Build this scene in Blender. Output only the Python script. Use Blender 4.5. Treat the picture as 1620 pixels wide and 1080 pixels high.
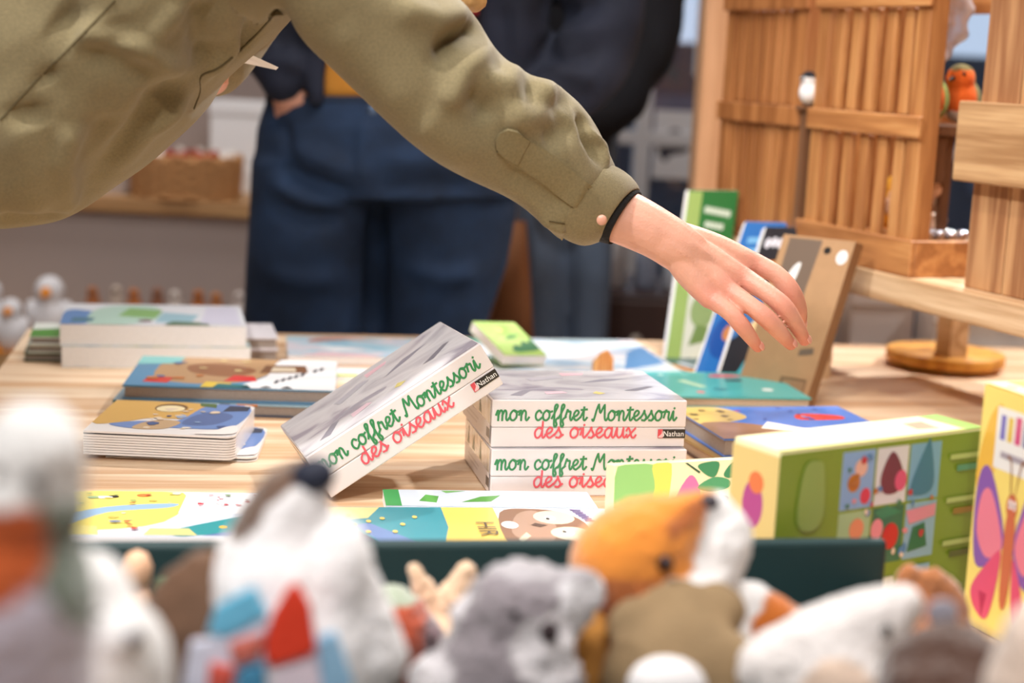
import bpy, bmesh, math, random
import numpy as np
from mathutils import Vector, Matrix, noise
from mathutils.bvhtree import BVHTree

scene = bpy.context.scene
for o in list(bpy.data.objects):
    bpy.data.objects.remove(o, do_unlink=True)
COL = scene.collection

# ------------------------------------------------------------------ camera
FPX, CX, CY = 2600.0, 810.0, 540.0
CAM = Vector((0, 0, 1.2))
PITCH = math.atan(440 / 2600)
ROLL = math.radians(2.8)
_R = Vector((1, 0, 0)); _F = Vector((0, math.cos(PITCH), -math.sin(PITCH))); _U = _R.cross(_F)
R2 = _R * math.cos(ROLL) + _U * math.sin(ROLL)
U2 = -_R * math.sin(ROLL) + _U * math.cos(ROLL)
cd = bpy.data.cameras.new('camera'); cam = bpy.data.objects.new('camera', cd); COL.objects.link(cam)
cd.sensor_width = 36; cd.lens = FPX / 1620 * 36; cd.clip_start = 0.05
m4 = Matrix((R2, U2, -_F)).transposed().to_4x4(); m4.translation = CAM
cam.matrix_world = m4
cd.dof.use_dof = True; cd.dof.focus_distance = 1.70; cd.dof.aperture_fstop = 3.0
scene.camera = cam

# ------------------------------------------------------------------ light
w = bpy.data.worlds.new('world'); scene.world = w; w.use_nodes = True
w.node_tree.nodes['Background'].inputs[0].default_value = (0.62, 0.72, 0.88, 1)
w.node_tree.nodes['Background'].inputs[1].default_value = 0.9
def area(name, loc, size, power, color=(1, .975, .945), target=None, spread=None):
    l = bpy.data.lights.new(name, 'AREA'); l.energy = power; l.color = color
    l.shape = 'RECTANGLE'; l.size = size[0]; l.size_y = size[1]
    if spread: l.spread = math.radians(spread)
    o = bpy.data.objects.new(name, l); COL.objects.link(o); o.location = loc
    d = (Vector(target) - Vector(loc)) if target else Vector((0, 0, -1))
    o.rotation_euler = d.to_track_quat('-Z', 'Y').to_euler(); return o
def spot(name, loc, target, power, angle=50, color=(1, .97, .935), r=.05, blend=.5):
    l = bpy.data.lights.new(name, 'SPOT'); l.energy = power; l.color = color
    l.spot_size = math.radians(angle); l.spot_blend = blend; l.shadow_soft_size = r
    o = bpy.data.objects.new(name, l); COL.objects.link(o); o.location = loc
    o.rotation_euler = (Vector(target) - Vector(loc)).to_track_quat('-Z', 'Y').to_euler(); return o
area('ceiling_fill_front', (-.4, .2, 2.82), (1.6, 1.0), 30)  # unseen soft fill panels added under the ceiling: front, middle and back
area('ceiling_fill_middle', (.3, 2.0, 2.82), (1.2, .8), 24)
area('ceiling_fill_back', (-.9, 3.5, 2.82), (1.4, .5), 20)
spot('spot_table_back', (1.0, 3.5, 2.75), (.0, 1.75, .75), 170, 50)
spot('spot_table_left', (-1.1, .7, 2.75), (.05, 1.7, .95), 150, 44)
spot('spot_crates', (-.1, 1.1, 2.75), (.55, 2.3, 1.1), 60, 40, color=(1, .84, .66))
spot('spot_plush', (.1, -.5, 2.75), (-.05, .95, .85), 52, 40)
spot('spot_front_fill', (-.5, -.9, 2.7), (-.35, 2.2, .8), 95, 36)  # added front fill, brightens the page edges on the far table
spot('spot_right_fill', (2.1, 2.9, 2.7), (.62, 2.5, .75), 260, 36)  # added fill from the right, brightens the tabletop by the shelf
vs = scene.view_settings
vs.view_transform = 'Standard'; vs.look = 'None'; vs.gamma = 1; vs.use_curve_mapping = False
vs.exposure = 0.2

# ------------------------------------------------------------------ pixel helpers
def ray(x, y): return R2 * ((x - CX) / FPX) + U2 * ((CY - y) / FPX) + _F
def aty(x, y, Y):
    r = ray(x, y); return CAM + r * (Y / r.y)
def atz(x, y, z):
    r = ray(x, y); return CAM + r * ((z - CAM.z) / r.z)
TZ = 0.75

# ------------------------------------------------------------------ materials
def srgb(c):
    if max(c) > 1.0: c = [v / 255 for v in c]
    return tuple(((v / 12.92) if v <= .04045 else ((v + .055) / 1.055) ** 2.4) for v in c[:3]) + (1,)
_mc = {}
def mat(key, color, rough=.6, var=0.0, scale=30, bump=0.0, bscale=200, metal=0, coat=0, sheen=0, trans=0, attr=False, sss=0):
    if key in _mc: return _mc[key]
    m = bpy.data.materials.new(key); m.use_nodes = True; nt = m.node_tree; b = nt.nodes['Principled BSDF']
    c = srgb(color)
    b.inputs['Base Color'].default_value = c; b.inputs['Roughness'].default_value = rough
    b.inputs['Metallic'].default_value = metal
    if coat: b.inputs['Coat Weight'].default_value = coat; b.inputs['Coat Roughness'].default_value = .12
    if sheen: b.inputs['Sheen Weight'].default_value = sheen; b.inputs['Sheen Roughness'].default_value = .5
    if trans: b.inputs['Transmission Weight'].default_value = trans
    if sss:
        b.inputs['Subsurface Weight'].default_value = sss
        b.inputs['Subsurface Radius'].default_value = (.012, .005, .003); b.inputs['Subsurface Scale'].default_value = .6
    tc = nt.nodes.new('ShaderNodeTexCoord')
    src = None
    if attr:
        a = nt.nodes.new('ShaderNodeAttribute'); a.attribute_name = 'Col'; src = a.outputs['Color']
        nt.links.new(src, b.inputs['Base Color'])
    if var:
        n = nt.nodes.new('ShaderNodeTexNoise'); n.inputs['Scale'].default_value = scale; n.inputs['Detail'].default_value = 6
        nt.links.new(tc.outputs['Object'], n.inputs['Vector'])
        mp = nt.nodes.new('ShaderNodeMapRange'); mp.inputs['From Min'].default_value = .25; mp.inputs['From Max'].default_value = .75
        mp.inputs['To Min'].default_value = 1 - var; mp.inputs['To Max'].default_value = 1 + var
        nt.links.new(n.outputs['Fac'], mp.inputs['Value'])
        mx = nt.nodes.new('ShaderNodeVectorMath'); mx.operation = 'MULTIPLY'
        if src: nt.links.new(src, mx.inputs[0])
        else: mx.inputs[0].default_value = c[:3]
        nt.links.new(mp.outputs['Result'], mx.inputs[1]); nt.links.new(mx.outputs['Vector'], b.inputs['Base Color'])
    if bump:
        n = nt.nodes.new('ShaderNodeTexNoise'); n.inputs['Scale'].default_value = bscale; n.inputs['Detail'].default_value = 4
        nt.links.new(tc.outputs['Object'], n.inputs['Vector'])
        bp = nt.nodes.new('ShaderNodeBump'); bp.inputs['Strength'].default_value = bump; bp.inputs['Distance'].default_value = .004
        nt.links.new(n.outputs['Fac'], bp.inputs['Height']); nt.links.new(bp.outputs['Normal'], b.inputs['Normal'])
    _mc[key] = m; return m
def wood(key, c1, c2, c3=None, axis=0, scale=14, rough=.55, stretch=.07, dist=3.0):
    if key in _mc: return _mc[key]
    m = bpy.data.materials.new(key); m.use_nodes = True; nt = m.node_tree; b = nt.nodes['Principled BSDF']
    tc = nt.nodes.new('ShaderNodeTexCoord'); oi = nt.nodes.new('ShaderNodeObjectInfo')
    ad = nt.nodes.new('ShaderNodeVectorMath'); ad.operation = 'MULTIPLY_ADD'
    cb = nt.nodes.new('ShaderNodeCombineXYZ')
    for i in range(3): nt.links.new(oi.outputs['Random'], cb.inputs[i])
    ad.inputs[1].default_value = (7.3, 3.7, 5.1)
    nt.links.new(cb.outputs[0], ad.inputs[0]); nt.links.new(tc.outputs['Object'], ad.inputs[2])
    mp = nt.nodes.new('ShaderNodeMapping'); s = [1.0, 1.0, 1.0]; s[axis] = stretch; mp.inputs['Scale'].default_value = s
    nt.links.new(ad.outputs[0], mp.inputs['Vector'])
    n1 = nt.nodes.new('ShaderNodeTexNoise'); n1.inputs['Scale'].default_value = scale; n1.inputs['Detail'].default_value = 2
    nt.links.new(mp.outputs[0], n1.inputs['Vector'])
    ml = nt.nodes.new('ShaderNodeMath'); ml.operation = 'MULTIPLY'; ml.inputs[1].default_value = dist * 9
    nt.links.new(n1.outputs['Fac'], ml.inputs[0])
    sn = nt.nodes.new('ShaderNodeMath'); sn.operation = 'SINE'; nt.links.new(ml.outputs[0], sn.inputs[0])
    n2 = nt.nodes.new('ShaderNodeTexNoise'); n2.inputs['Scale'].default_value = scale * 14; n2.inputs['Detail'].default_value = 5
    nt.links.new(mp.outputs[0], n2.inputs['Vector'])
    mxf = nt.nodes.new('ShaderNodeMath'); mxf.operation = 'MULTIPLY_ADD'; mxf.inputs[1].default_value = .28
    nt.links.new(sn.outputs[0], mxf.inputs[0]); nt.links.new(n2.outputs['Fac'], mxf.inputs[2])
    rp = nt.nodes.new('ShaderNodeValToRGB'); e = rp.color_ramp.elements
    e[0].position = .2; e[0].color = srgb(c2); e[1].position = .72; e[1].color = srgb(c1)
    if c3:
        k = e.new(.93); k.color = srgb(c3)
    nt.links.new(mxf.outputs[0], rp.inputs['Fac']); nt.links.new(rp.outputs['Color'], b.inputs['Base Color'])
    b.inputs['Roughness'].default_value = rough
    bp = nt.nodes.new('ShaderNodeBump'); bp.inputs['Strength'].default_value = .12; bp.inputs['Distance'].default_value = .002
    nt.links.new(n2.outputs['Fac'], bp.inputs['Height']); nt.links.new(bp.outputs['Normal'], b.inputs['Normal'])
    _mc[key] = m; return m
def pcol(c, rough=.38):     # printed ink colour
    return mat('ink_%d_%d_%d' % tuple(int(v) for v in c), c, rough, coat=.25)
def wash(key, cols, scale=6, rough=.4, coat=.3, stretch=(1, 1, 1), offs=0):   # watercolour print
    if key in _mc: return _mc[key]
    m = bpy.data.materials.new(key); m.use_nodes = True; nt = m.node_tree; b = nt.nodes['Principled BSDF']
    tc = nt.nodes.new('ShaderNodeTexCoord'); mp = nt.nodes.new('ShaderNodeMapping')
    mp.inputs['Scale'].default_value = stretch; mp.inputs['Location'].default_value = (offs, offs * .7, 0)
    nt.links.new(tc.outputs['Object'], mp.inputs['Vector'])
    n = nt.nodes.new('ShaderNodeTexNoise'); n.inputs['Scale'].default_value = scale; n.inputs['Detail'].default_value = 4
    n.inputs['Distortion'].default_value = .8
    nt.links.new(mp.outputs[0], n.inputs['Vector'])
    rp = nt.nodes.new('ShaderNodeValToRGB'); e = rp.color_ramp.elements
    N = len(cols)
    pos = [.32 + .36 * i / (N - 1) for i in range(N)]
    e[0].position = pos[0]; e[0].color = srgb(cols[0]); e[1].position = pos[-1]; e[1].color = srgb(cols[-1])
    for i in range(1, N - 1):
        k = e.new(pos[i]); k.color = srgb(cols[i])
    nt.links.new(n.outputs['Fac'], rp.inputs['Fac']); nt.links.new(rp.outputs['Color'], b.inputs['Base Color'])
    b.inputs['Roughness'].default_value = rough; b.inputs['Coat Weight'].default_value = coat; b.inputs['Coat Roughness'].default_value = .15
    _mc[key] = m; return m

PINE = wood('pine_table', (232, 204, 172), (206, 164, 124), (240, 218, 192), axis=0, scale=9, stretch=.06)
BEAM = wood('pine_beam', (214, 184, 148), (182, 146, 108), (222, 196, 162), axis=0, scale=16, stretch=.05)
CRATE = wood('crate_honey', (192, 136, 82), (160, 104, 58), (202, 150, 96), axis=2, scale=18, stretch=.06)
CRATEH = wood('crate_honey_rail', (192, 134, 80), (160, 104, 58), (202, 150, 96), axis=0, scale=18, stretch=.06)
CRATED = wood('crate_brown', (178, 118, 68), (148, 92, 48), (188, 130, 80), axis=2, scale=18, stretch=.06)
ROUGHV = wood('rough_sawn_upright', (192, 146, 102), (148, 100, 64), (202, 160, 114), axis=2, scale=14, stretch=.05, rough=.7)
ROUGHH = wood('rough_sawn_rail', (198, 160, 116), (160, 120, 80), (206, 172, 130), axis=0, scale=14, stretch=.05, rough=.7)
MUST = wood('mustard_wood', (222, 160, 62), (190, 125, 40), axis=2, scale=14)
PILLAR = wood('pale_pillar', (226, 178, 138), (206, 156, 116), axis=2, scale=8)
PAGE = mat('paper_pages', (246, 245, 246), .8, var=.06, scale=300)
PAGEG = mat('grey_pages', (165, 155, 148), .85, var=.08, scale=300)
PAGEB = mat('beige_pages', (200, 180, 160), .85, var=.08, scale=300)
WHITEB = mat('white_board', (245, 241, 240), .35, coat=.5)

# ------------------------------------------------------------------ object helpers
def link(name, me, material=None, parent=None):
    o = bpy.data.objects.new(name, me); COL.objects.link(o)
    if material is not None:
        for mm in (material if isinstance(material, (list, tuple)) else [material]): me.materials.append(mm)
    if parent is not None: o.parent = parent
    return o
def mesh(name, v, f, material=None, parent=None, smooth=False):
    me = bpy.data.meshes.new(name); me.from_pydata([tuple(p) for p in v], [], f); me.update()
    if smooth: me.polygons.foreach_set('use_smooth', [True] * len(me.polygons))
    return link(name, me, material, parent)
def tag(o, label, cat, group=None):
    o['label'] = label; o['category'] = cat
    if group: o['group'] = group
    return o
def thing(name, label, cat, loc=(0, 0, 0), rz=0, group=None):
    o = bpy.data.objects.new(name, None); COL.objects.link(o); o.location = loc; o.rotation_euler = (0, 0, rz)
    o.empty_display_size = .05
    return tag(o, label, cat, group)
def struct(o): o['kind'] = 'structure'; return o
def bm_mesh(name, bm, material=None, parent=None, smooth=False):
    me = bpy.data.meshes.new(name); bm.to_mesh(me); bm.free()
    if smooth: me.polygons.foreach_set('use_smooth', [True] * len(me.polygons))
    return link(name, me, material, parent)
def box(name, lo, hi, material, parent=None, bev=0.0, seg=2):
    bm = bmesh.new(); bmesh.ops.create_cube(bm, size=1)
    for v in bm.verts:
        v.co = Vector([lo[i] + (v.co[i] + .5) * (hi[i] - lo[i]) for i in range(3)])
    if bev: bmesh.ops.bevel(bm, geom=bm.edges[:], offset=bev, segments=seg, profile=.5, affect='EDGES')
    return bm_mesh(name, bm, material, parent)
def catmull(P, n):
    P = [np.array(p, float) for p in P]; out = []
    Q = [2 * P[0] - P[1]] + P + [2 * P[-1] - P[-2]]
    for i in range(1, len(Q) - 2):
        for k in range(n):
            t = k / n; a, b, c, d = Q[i - 1:i + 3]
            out.append(.5 * (2 * b + (c - a) * t + (2 * a - 5 * b + 4 * c - d) * t * t + (3 * b - a - 3 * c + d) * t ** 3))
    out.append(P[-1]); return out
def ellipsoid(c, r, rot=None, nu=20, nv=12):
    v = []; f = []; rot = rot or Matrix.Identity(3); c = Vector(c)
    for j in range(nv + 1):
        th = math.pi * j / nv
        for i in range(nu):
            ph = 2 * math.pi * i / nu
            v.append(c + rot @ Vector((r[0] * math.sin(th) * math.cos(ph), r[1] * math.sin(th) * math.sin(ph), r[2] * math.cos(th))))
    for j in range(nv):
        for i in range(nu):
            a = j * nu + i; b = j * nu + (i + 1) % nu
            f.append((a, a + nu, b + nu, b))
    return v, f
def tube(pts, rad, n=14, sub=4, flat=1.0, up=None, caps=True):
    """closed tube through pts with radii; rounded caps; flat squashes along up"""
    PR = [list(p) + [r] for p, r in zip(pts, rad)]
    C = catmull(PR, sub) if len(PR) > 1 else PR
    P = [Vector(c[:3]) for c in C]; Rr = [max(1e-4, c[3]) for c in C]
    d0 = (P[1] - P[0]).normalized(); d1 = (P[-1] - P[-2]).normalized()
    if caps:
        pre = []; post = []
        for k in range(3):
            a = math.pi / 2 * (k + .15) / 3
            pre.append((P[0] - d0 * Rr[0] * math.cos(a), Rr[0] * math.sin(a)))
            post.append((P[-1] + d1 * Rr[-1] * math.cos(a), Rr[-1] * math.sin(a)))
        P = [p for p, _ in pre] + P + [p for p, _ in reversed(post)]
        Rr = [r for _, r in pre] + Rr + [r for _, r in reversed(post)]
    v = []; f = []
    ref = Vector(up) if up else Vector((0, 0, 1))
    if not up and abs(d0.dot(ref)) > .9: ref = Vector((0, 1, 0))
    nprev = (ref - d0 * ref.dot(d0)).normalized()
    for i, p in enumerate(P):
        d = (P[min(i + 1, len(P) - 1)] - P[max(i - 1, 0)]).normalized()
        nn = (nprev - d * nprev.dot(d)).normalized(); nprev = nn; bb = d.cross(nn)
        for k in range(n):
            a = 2 * math.pi * k / n
            v.append(p + nn * (Rr[i] * flat * math.cos(a)) + bb * (Rr[i] * math.sin(a)))
    m = len(P)
    for i in range(m - 1):
        for k in range(n):
            a = i * n + k; b = i * n + (k + 1) % n
            f.append((a, b, b + n, a + n))
    f.append(tuple(range(n - 1, -1, -1))); f.append(tuple((m - 1) * n + k for k in range(n)))
    return v, f
def loft(rings, closed=True):
    """rings: list of (lower, upper, depth half-thickness, depth dir)"""
    n = 28; v = []; f = []
    for (L, U, th, dv) in rings:
        L = Vector(L); U = Vector(U); c = (L + U) / 2; a = (U - L) / 2; b = Vector(dv).normalized() * th
        for k in range(n):
            t = 2 * math.pi * k / n; ct, st = math.cos(t), math.sin(t)
            q = .88
            v.append(c + a * math.copysign(abs(ct) ** q, ct) + b * math.copysign(abs(st) ** q, st))
    m = len(rings)
    for i in range(m - 1):
        for k in range(n):
            a = i * n + k; b = i * n + (k + 1) % n
            f.append((a, b, b + n, a + n))
    if closed:
        f.append(tuple(range(n - 1, -1, -1))); f.append(tuple((m - 1) * n + k for k in range(n)))
    return v, f
def join(parts):
    v = []; f = []
    for pv, pf in parts:
        o = len(v); v += list(pv); f += [tuple(i + o for i in q) for q in pf]
    return v, f
def remesh(parts, voxel, smooth=6, decimate=None):
    v, f = join(parts)
    me = bpy.data.meshes.new('tmp'); me.from_pydata([tuple(p) for p in v], [], f); me.update()
    bm = bmesh.new(); bm.from_mesh(me); bmesh.ops.recalc_face_normals(bm, faces=bm.faces[:]); bm.to_mesh(me); bm.free()
    o = bpy.data.objects.new('tmp', me); COL.objects.link(o)
    r = o.modifiers.new('r', 'REMESH'); r.mode = 'VOXEL'; r.voxel_size = voxel
    if smooth:
        s = o.modifiers.new('s', 'SMOOTH'); s.factor = .5; s.iterations = smooth
    if decimate:
        d = o.modifiers.new('d', 'DECIMATE'); d.ratio = decimate
    dg = bpy.context.evaluated_depsgraph_get(); dg.update()
    out = bpy.data.meshes.new_from_object(o.evaluated_get(dg))
    bpy.data.objects.remove(o, do_unlink=True); bpy.data.meshes.remove(me)
    out.polygons.foreach_set('use_smooth', [True] * len(out.polygons))
    return out
def get_co(me):
    a = np.empty(len(me.vertices) * 3, np.float32); me.vertices.foreach_get('co', a); return a.reshape(-1, 3).astype(float)
def get_no(me):
    a = np.empty(len(me.vertices) * 3, np.float32); me.vertices.foreach_get('normal', a); return a.reshape(-1, 3).astype(float)
def set_co(me, a):
    me.vertices.foreach_set('co', a.astype(np.float32).ravel()); me.update()
def seg_dist(P, a, b):
    a = np.array(a); b = np.array(b); ab = b - a
    t = np.clip(((P - a) @ ab) / (ab @ ab), 0, 1)
    return np.linalg.norm(P - (a + t[:, None] * ab), axis=1), t
def folds(me, lst, gain=1.0):
    """lst: (points, width, amplitude); soft ridges or creases along world-space lines"""
    P = get_co(me); N = get_no(me); D = np.zeros(len(P))
    for pts, wd, am in lst:
        best = np.full(len(P), 9.0)
        tt = np.zeros(len(P)); n = len(pts) - 1
        for i in range(n):
            d, t = seg_dist(P, pts[i], pts[i + 1])
            u = d < best; best = np.where(u, d, best); tt = np.where(u, (i + t) / n, tt)
        D += am * np.exp(-(best / wd) ** 2) * np.clip(np.sin(np.pi * np.clip(tt * .9 + .05, 0, 1)) * 1.6, 0, 1)
    set_co(me, P + N * (D * gain)[:, None])
def nz(P, s, seed=0):
    return np.array([noise.noise(Vector((p[0] * s + seed, p[1] * s - seed, p[2] * s + 2 * seed))) for p in P])
def rough_up(me, s, amp, seed=0):
    P = get_co(me); N = get_no(me); set_co(me, P + N * (nz(P, s, seed) * amp)[:, None])
def paint(me, fn):
    P = get_co(me); N = get_no(me)
    c = np.ones((len(P), 4), np.float32); c[:, :3] = fn(P, N)
    a = me.color_attributes.new('Col', 'FLOAT_COLOR', 'POINT'); a.data.foreach_set('color', c.ravel())
def lin(c): return np.array(srgb(c)[:3])
def to_local(me, loc):
    P = get_co(me); set_co(me, P - np.array(loc))
def lathe(name, prof, material, parent=None, n=32, loc=(0, 0, 0)):
    v = []; f = []
    for r, z in prof:
        for k in range(n):
            a = 2 * math.pi * k / n; v.append((loc[0] + r * math.cos(a), loc[1] + r * math.sin(a), loc[2] + z))
    for i in range(len(prof) - 1):
        for k in range(n):
            a = i * n + k; b = i * n + (k + 1) % n; f.append((a, b, b + n, a + n))
    f.append(tuple(range(n - 1, -1, -1))); f.append(tuple((len(prof) - 1) * n + k for k in range(n)))
    return mesh(name, v, f, material, parent, True)

# print on a flat face: origin O, axes U, V (full length vectors), normal N
def decal(name, parent, O, U, V, shapes, lift=.0003, base=True):
    if base and not any(q[0] == 'r' and q[4] - q[2] > .97 and q[5] - q[3] > .9 for q in shapes):
        shapes = [('r', parent.data.materials[0], .004, .004, .996, .996)] + list(shapes)
    O = Vector(O); U = Vector(U); V = Vector(V); N = U.cross(V).normalized()
    v = []; f = []; mi = []; ml = []; idx = {}
    for k, s in enumerate(shapes):
        kind, c = s[0], s[1]
        if isinstance(c, (tuple, list)): m = pcol(c)
        else: m = c
        if m.name not in idx: idx[m.name] = len(ml); ml.append(m)
        if kind == 'p':
            pts = s[2]
            if len(pts) >= 5: pts = clip01(smooth_loop(pts))
        elif kind == 'e':
            cx, cy, rx, ry = s[2:6]; ro = s[6] if len(s) > 6 else 0; pts = []
            for q in range(18):
                a = 2 * math.pi * q / 18; x = rx * math.cos(a); y = ry * math.sin(a)
                pts.append((cx + x * math.cos(ro) - y * math.sin(ro), cy + x * math.sin(ro) + y * math.cos(ro)))
        elif kind == 'r':
            x0, y0, x1, y1 = s[2:6]; pts = [(x0, y0), (x1, y0), (x1, y1), (x0, y1)]
        b = len(v); z = lift * (1 + .12 * k)
        for (x, y) in pts: v.append(O + U * x + V * y + N * z)
        f.append(tuple(range(b, b + len(pts)))); mi.append(idx[m.name])
    o = mesh(name, v, f, ml, parent)
    o.data.polygons.foreach_set('material_index', mi)
    return o
def smooth_loop(pts, n=4):
    out = []; N = len(pts)
    for i in range(N):
        a, b, c, d = [np.array(pts[(i + k) % N], float) for k in (-1, 0, 1, 2)]
        for k in range(n):
            t = k / n; out.append(tuple(.5 * (2 * b + (c - a) * t + (2 * a - 5 * b + 4 * c - d) * t * t + (3 * b - a - 3 * c + d) * t ** 3)))
    return out
def blobpoly(rng, cx, cy, rx, ry, n=11, j=.35):
    return [(cx + rx * math.cos(2 * math.pi * i / n) * (1 - j * rng.random()), cy + ry * math.sin(2 * math.pi * i / n) * (1 - j * rng.random())) for i in range(n)]
def clip01(pts): return [(min(1, max(0, x)), min(1, max(0, y))) for x, y in pts]
def scatter(seed, n, pal, reg=(0, 0, 1, 1), r=(.02, .08), asp=1.0):
    rng = random.Random(seed); out = []
    for i in range(n):
        rx = rng.uniform(*r); ry = rx * asp * rng.uniform(.6, 1.4)
        out.append(('p', pal[rng.randrange(len(pal))], clip01(blobpoly(rng, rng.uniform(reg[0], reg[2]), rng.uniform(reg[1], reg[3]), rx, ry))))
    return out

# handwriting: one stroke set per letter, units of x-height
GL = {
 'o': ([[(.78, .92), (.45, 1), (.1, .62), (.16, .12), (.5, 0), (.82, .32), (.8, .8), (.52, 1.0), (.8, .82), (1.15, .92)]], 1.12),
 'm': ([[(0, .55), (.2, 1), (.28, .7), (.27, 0)], [(.27, .5), (.52, 1), (.74, .8), (.74, 0)], [(.74, .5), (1.0, 1), (1.2, .8), (1.2, .18), (1.36, 0), (1.6, .3)]], 1.58),
 'n': ([[(0, .55), (.2, 1), (.28, .7), (.27, 0)], [(.27, .5), (.55, 1), (.8, .8), (.8, .18), (.95, 0), (1.2, .3)]], 1.17),
 'c': ([[(.75, .78), (.5, 1), (.14, .72), (.12, .25), (.42, 0), (.9, .32)]], .88),
 'f': ([[(0, .2), (.42, .95), (.66, 1.75), (.5, 2.0), (.33, 1.6), (.3, .3), (.3, -.6), (.42, -.95), (.62, -.65), (.5, 0), (.88, .35)]], .8),
 'r': ([[(0, .3), (.2, .95), (.26, 1.12), (.38, .9), (.62, .88), (.58, .3), (.72, 0), (.95, .3)]], .9),
 'e': ([[(0, .3), (.5, .52), (.7, .84), (.45, 1.02), (.16, .7), (.16, .25), (.46, 0), (.95, .35)]], .92),
 't': ([[(0, .3), (.34, 1.0), (.42, 1.7), (.37, .3), (.52, 0), (.8, .28)], [(.08, 1.12), (.75, 1.2)]], .78),
 's': ([[(0, .25), (.34, .75), (.44, 1.05), (.5, .75), (.7, .35), (.52, .02), (.2, .03)], [(.52, .0), (.9, .3)]], .86),
 'i': ([[(0, .3), (.25, 1), (.26, .25), (.4, 0), (.68, .3)], [(.34, 1.42), (.37, 1.47)]], .66),
 'd': ([[(.78, .85), (.46, 1), (.1, .6), (.16, .1), (.46, 0), (.74, .4), (.84, 1.1), (.85, 1.95)], [(.85, 1.95), (.82, .3), (.96, 0), (1.2, .3)]], 1.15),
 'a': ([[(.78, .88), (.46, 1), (.1, .6), (.16, .1), (.46, 0), (.74, .5), (.82, 1.0)], [(.82, 1.0), (.8, .25), (.96, 0), (1.2, .3)]], 1.15),
 'u': ([[(0, .3), (.2, 1), (.2, .3), (.42, 0), (.72, .3), (.86, 1)], [(.86, 1), (.85, .25), (1.0, 0), (1.22, .3)]], 1.18),
 'x': ([[(0, .7), (.2, 1), (.4, .6), (.56, .1), (.8, 0), (1.0, .25)], [(.92, .95), (.12, .02)]], 1.0),
 'M': ([[(-.06, .1), (.06, -.08), (.22, .35), (.62, 1.95), (.68, 1.85), (.88, .75), (1.32, 1.9), (1.37, 1.75), (1.43, .3), (1.6, 0), (1.8, .25)]], 1.78),
 ' ': ([], .72)}
def script_text(name, txt, parent, O, U, N, x_height, width, material, pen):
    """flat pen ribbon; U unit baseline direction, N face normal"""
    O = Vector(O); U = Vector(U); N = Vector(N); V = N.cross(U)
    tot = sum(GL[c][1] for c in txt); sx = width / tot
    v = []; f = []; x = 0
    for c in txt:
        st, adv = GL[c]
        for s in st:
            P = catmull([(p[0] + x, p[1], 0) for p in s], 5) if len(s) > 2 else [np.array((p[0] + x, p[1], 0)) for p in s]
            fy = lambda y: (1 + (y - 1) * .62) if y > 1 else (y * .68 if y < 0 else y)
            Q = [Vector((p[0] * sx, fy(p[1]) * x_height, 0)) for p in P]
            b = len(v)
            for i, q in enumerate(Q):
                d = (Q[min(i + 1, len(Q) - 1)] - Q[max(i - 1, 0)]).normalized(); n = Vector((-d.y, d.x, 0)) * pen / 2
                if i == 0: q = q - d * pen * .4
                if i == len(Q) - 1: q = q + d * pen * .4
                for e in (q + n, q - n): v.append(O + U * e.x + V * e.y + N * (.00025 + .00002 * (i % 2)))
            for i in range(len(Q) - 1): f.append((b + 2 * i, b + 2 * i + 1, b + 2 * i + 3, b + 2 * i + 2))
        x += adv
    return mesh(name, v, f, material, parent)
def font_text(name, txt, parent, O, U, N, size, material, sx=1.0):
    cu = bpy.data.curves.new('tmpfont', 'FONT'); cu.body = txt; cu.size = 1
    o = bpy.data.objects.new('tmpfont', cu); COL.objects.link(o)
    dg = bpy.context.evaluated_depsgraph_get(); me = bpy.data.meshes.new_from_object(o.evaluated_get(dg))
    bpy.data.objects.remove(o, do_unlink=True)
    O = Vector(O); U = Vector(U); N = Vector(N); V = N.cross(U)
    for vv in me.vertices:
        c = vv.co; vv.co = O + U * (c.x * size * sx) + V * (c.y * size) + N * .0006
    me.name = name; me.materials.clear()
    return link(name, me, material, parent)
#@@SETTING
# ================================================================== the room
def quadbox(name, lo, hi, m): return struct(box(name, lo, hi, m))
WALLM = mat('taupe_wall', (150, 134, 126), .9, var=.04, scale=3)
FLOORM = wood('floor_boards', (150, 120, 92), (118, 90, 66), axis=1, scale=6)
quadbox('floor', (-3.2, -2.7, -.06), (3.2, 4.8, 0), FLOORM)
quadbox('ceiling', (-3.2, -2.7, 2.9), (3.2, 4.8, 2.96), mat('ceiling_paint', (225, 220, 212), .9))
quadbox('wall_left', (-3.26, -2.7, 0), (-3.2, 4.8, 2.9), WALLM)
quadbox('wall_right', (3.2, -2.7, 0), (3.26, 4.8, 2.9), mat('warm_wall', (205, 180, 155), .9))
quadbox('wall_front', (-3.2, -2.76, 0), (3.2, -2.7, 2.9), mat('cream_wall', (220, 208, 194), .9))
WX0, WX1, WZ0, WZ1 = .12, 1.5, .45, 2.3
bm = bmesh.new()
for lo, hi in (((-3.2, 4.6, 0), (WX0, 4.72, 2.9)), ((WX1, 4.6, 0), (3.2, 4.72, 2.9)), ((WX0, 4.6, 0), (WX1, 4.72, WZ0)), ((WX0, 4.6, WZ1), (WX1, 4.72, 2.9))):
    r = bmesh.ops.create_cube(bm, size=1)
    for v in r['verts']: v.co = Vector([lo[i] + (v.co[i] + .5) * (hi[i] - lo[i]) for i in range(3)])
struct(bm_mesh('wall_back', bm, WALLM))
win = struct(box('window_1', (WX0, 4.58, WZ0 - .05), (WX1, 4.74, WZ0), mat('window_white', (228, 232, 240), .5)))
WF = mat('window_white', (228, 232, 240), .5)
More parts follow.
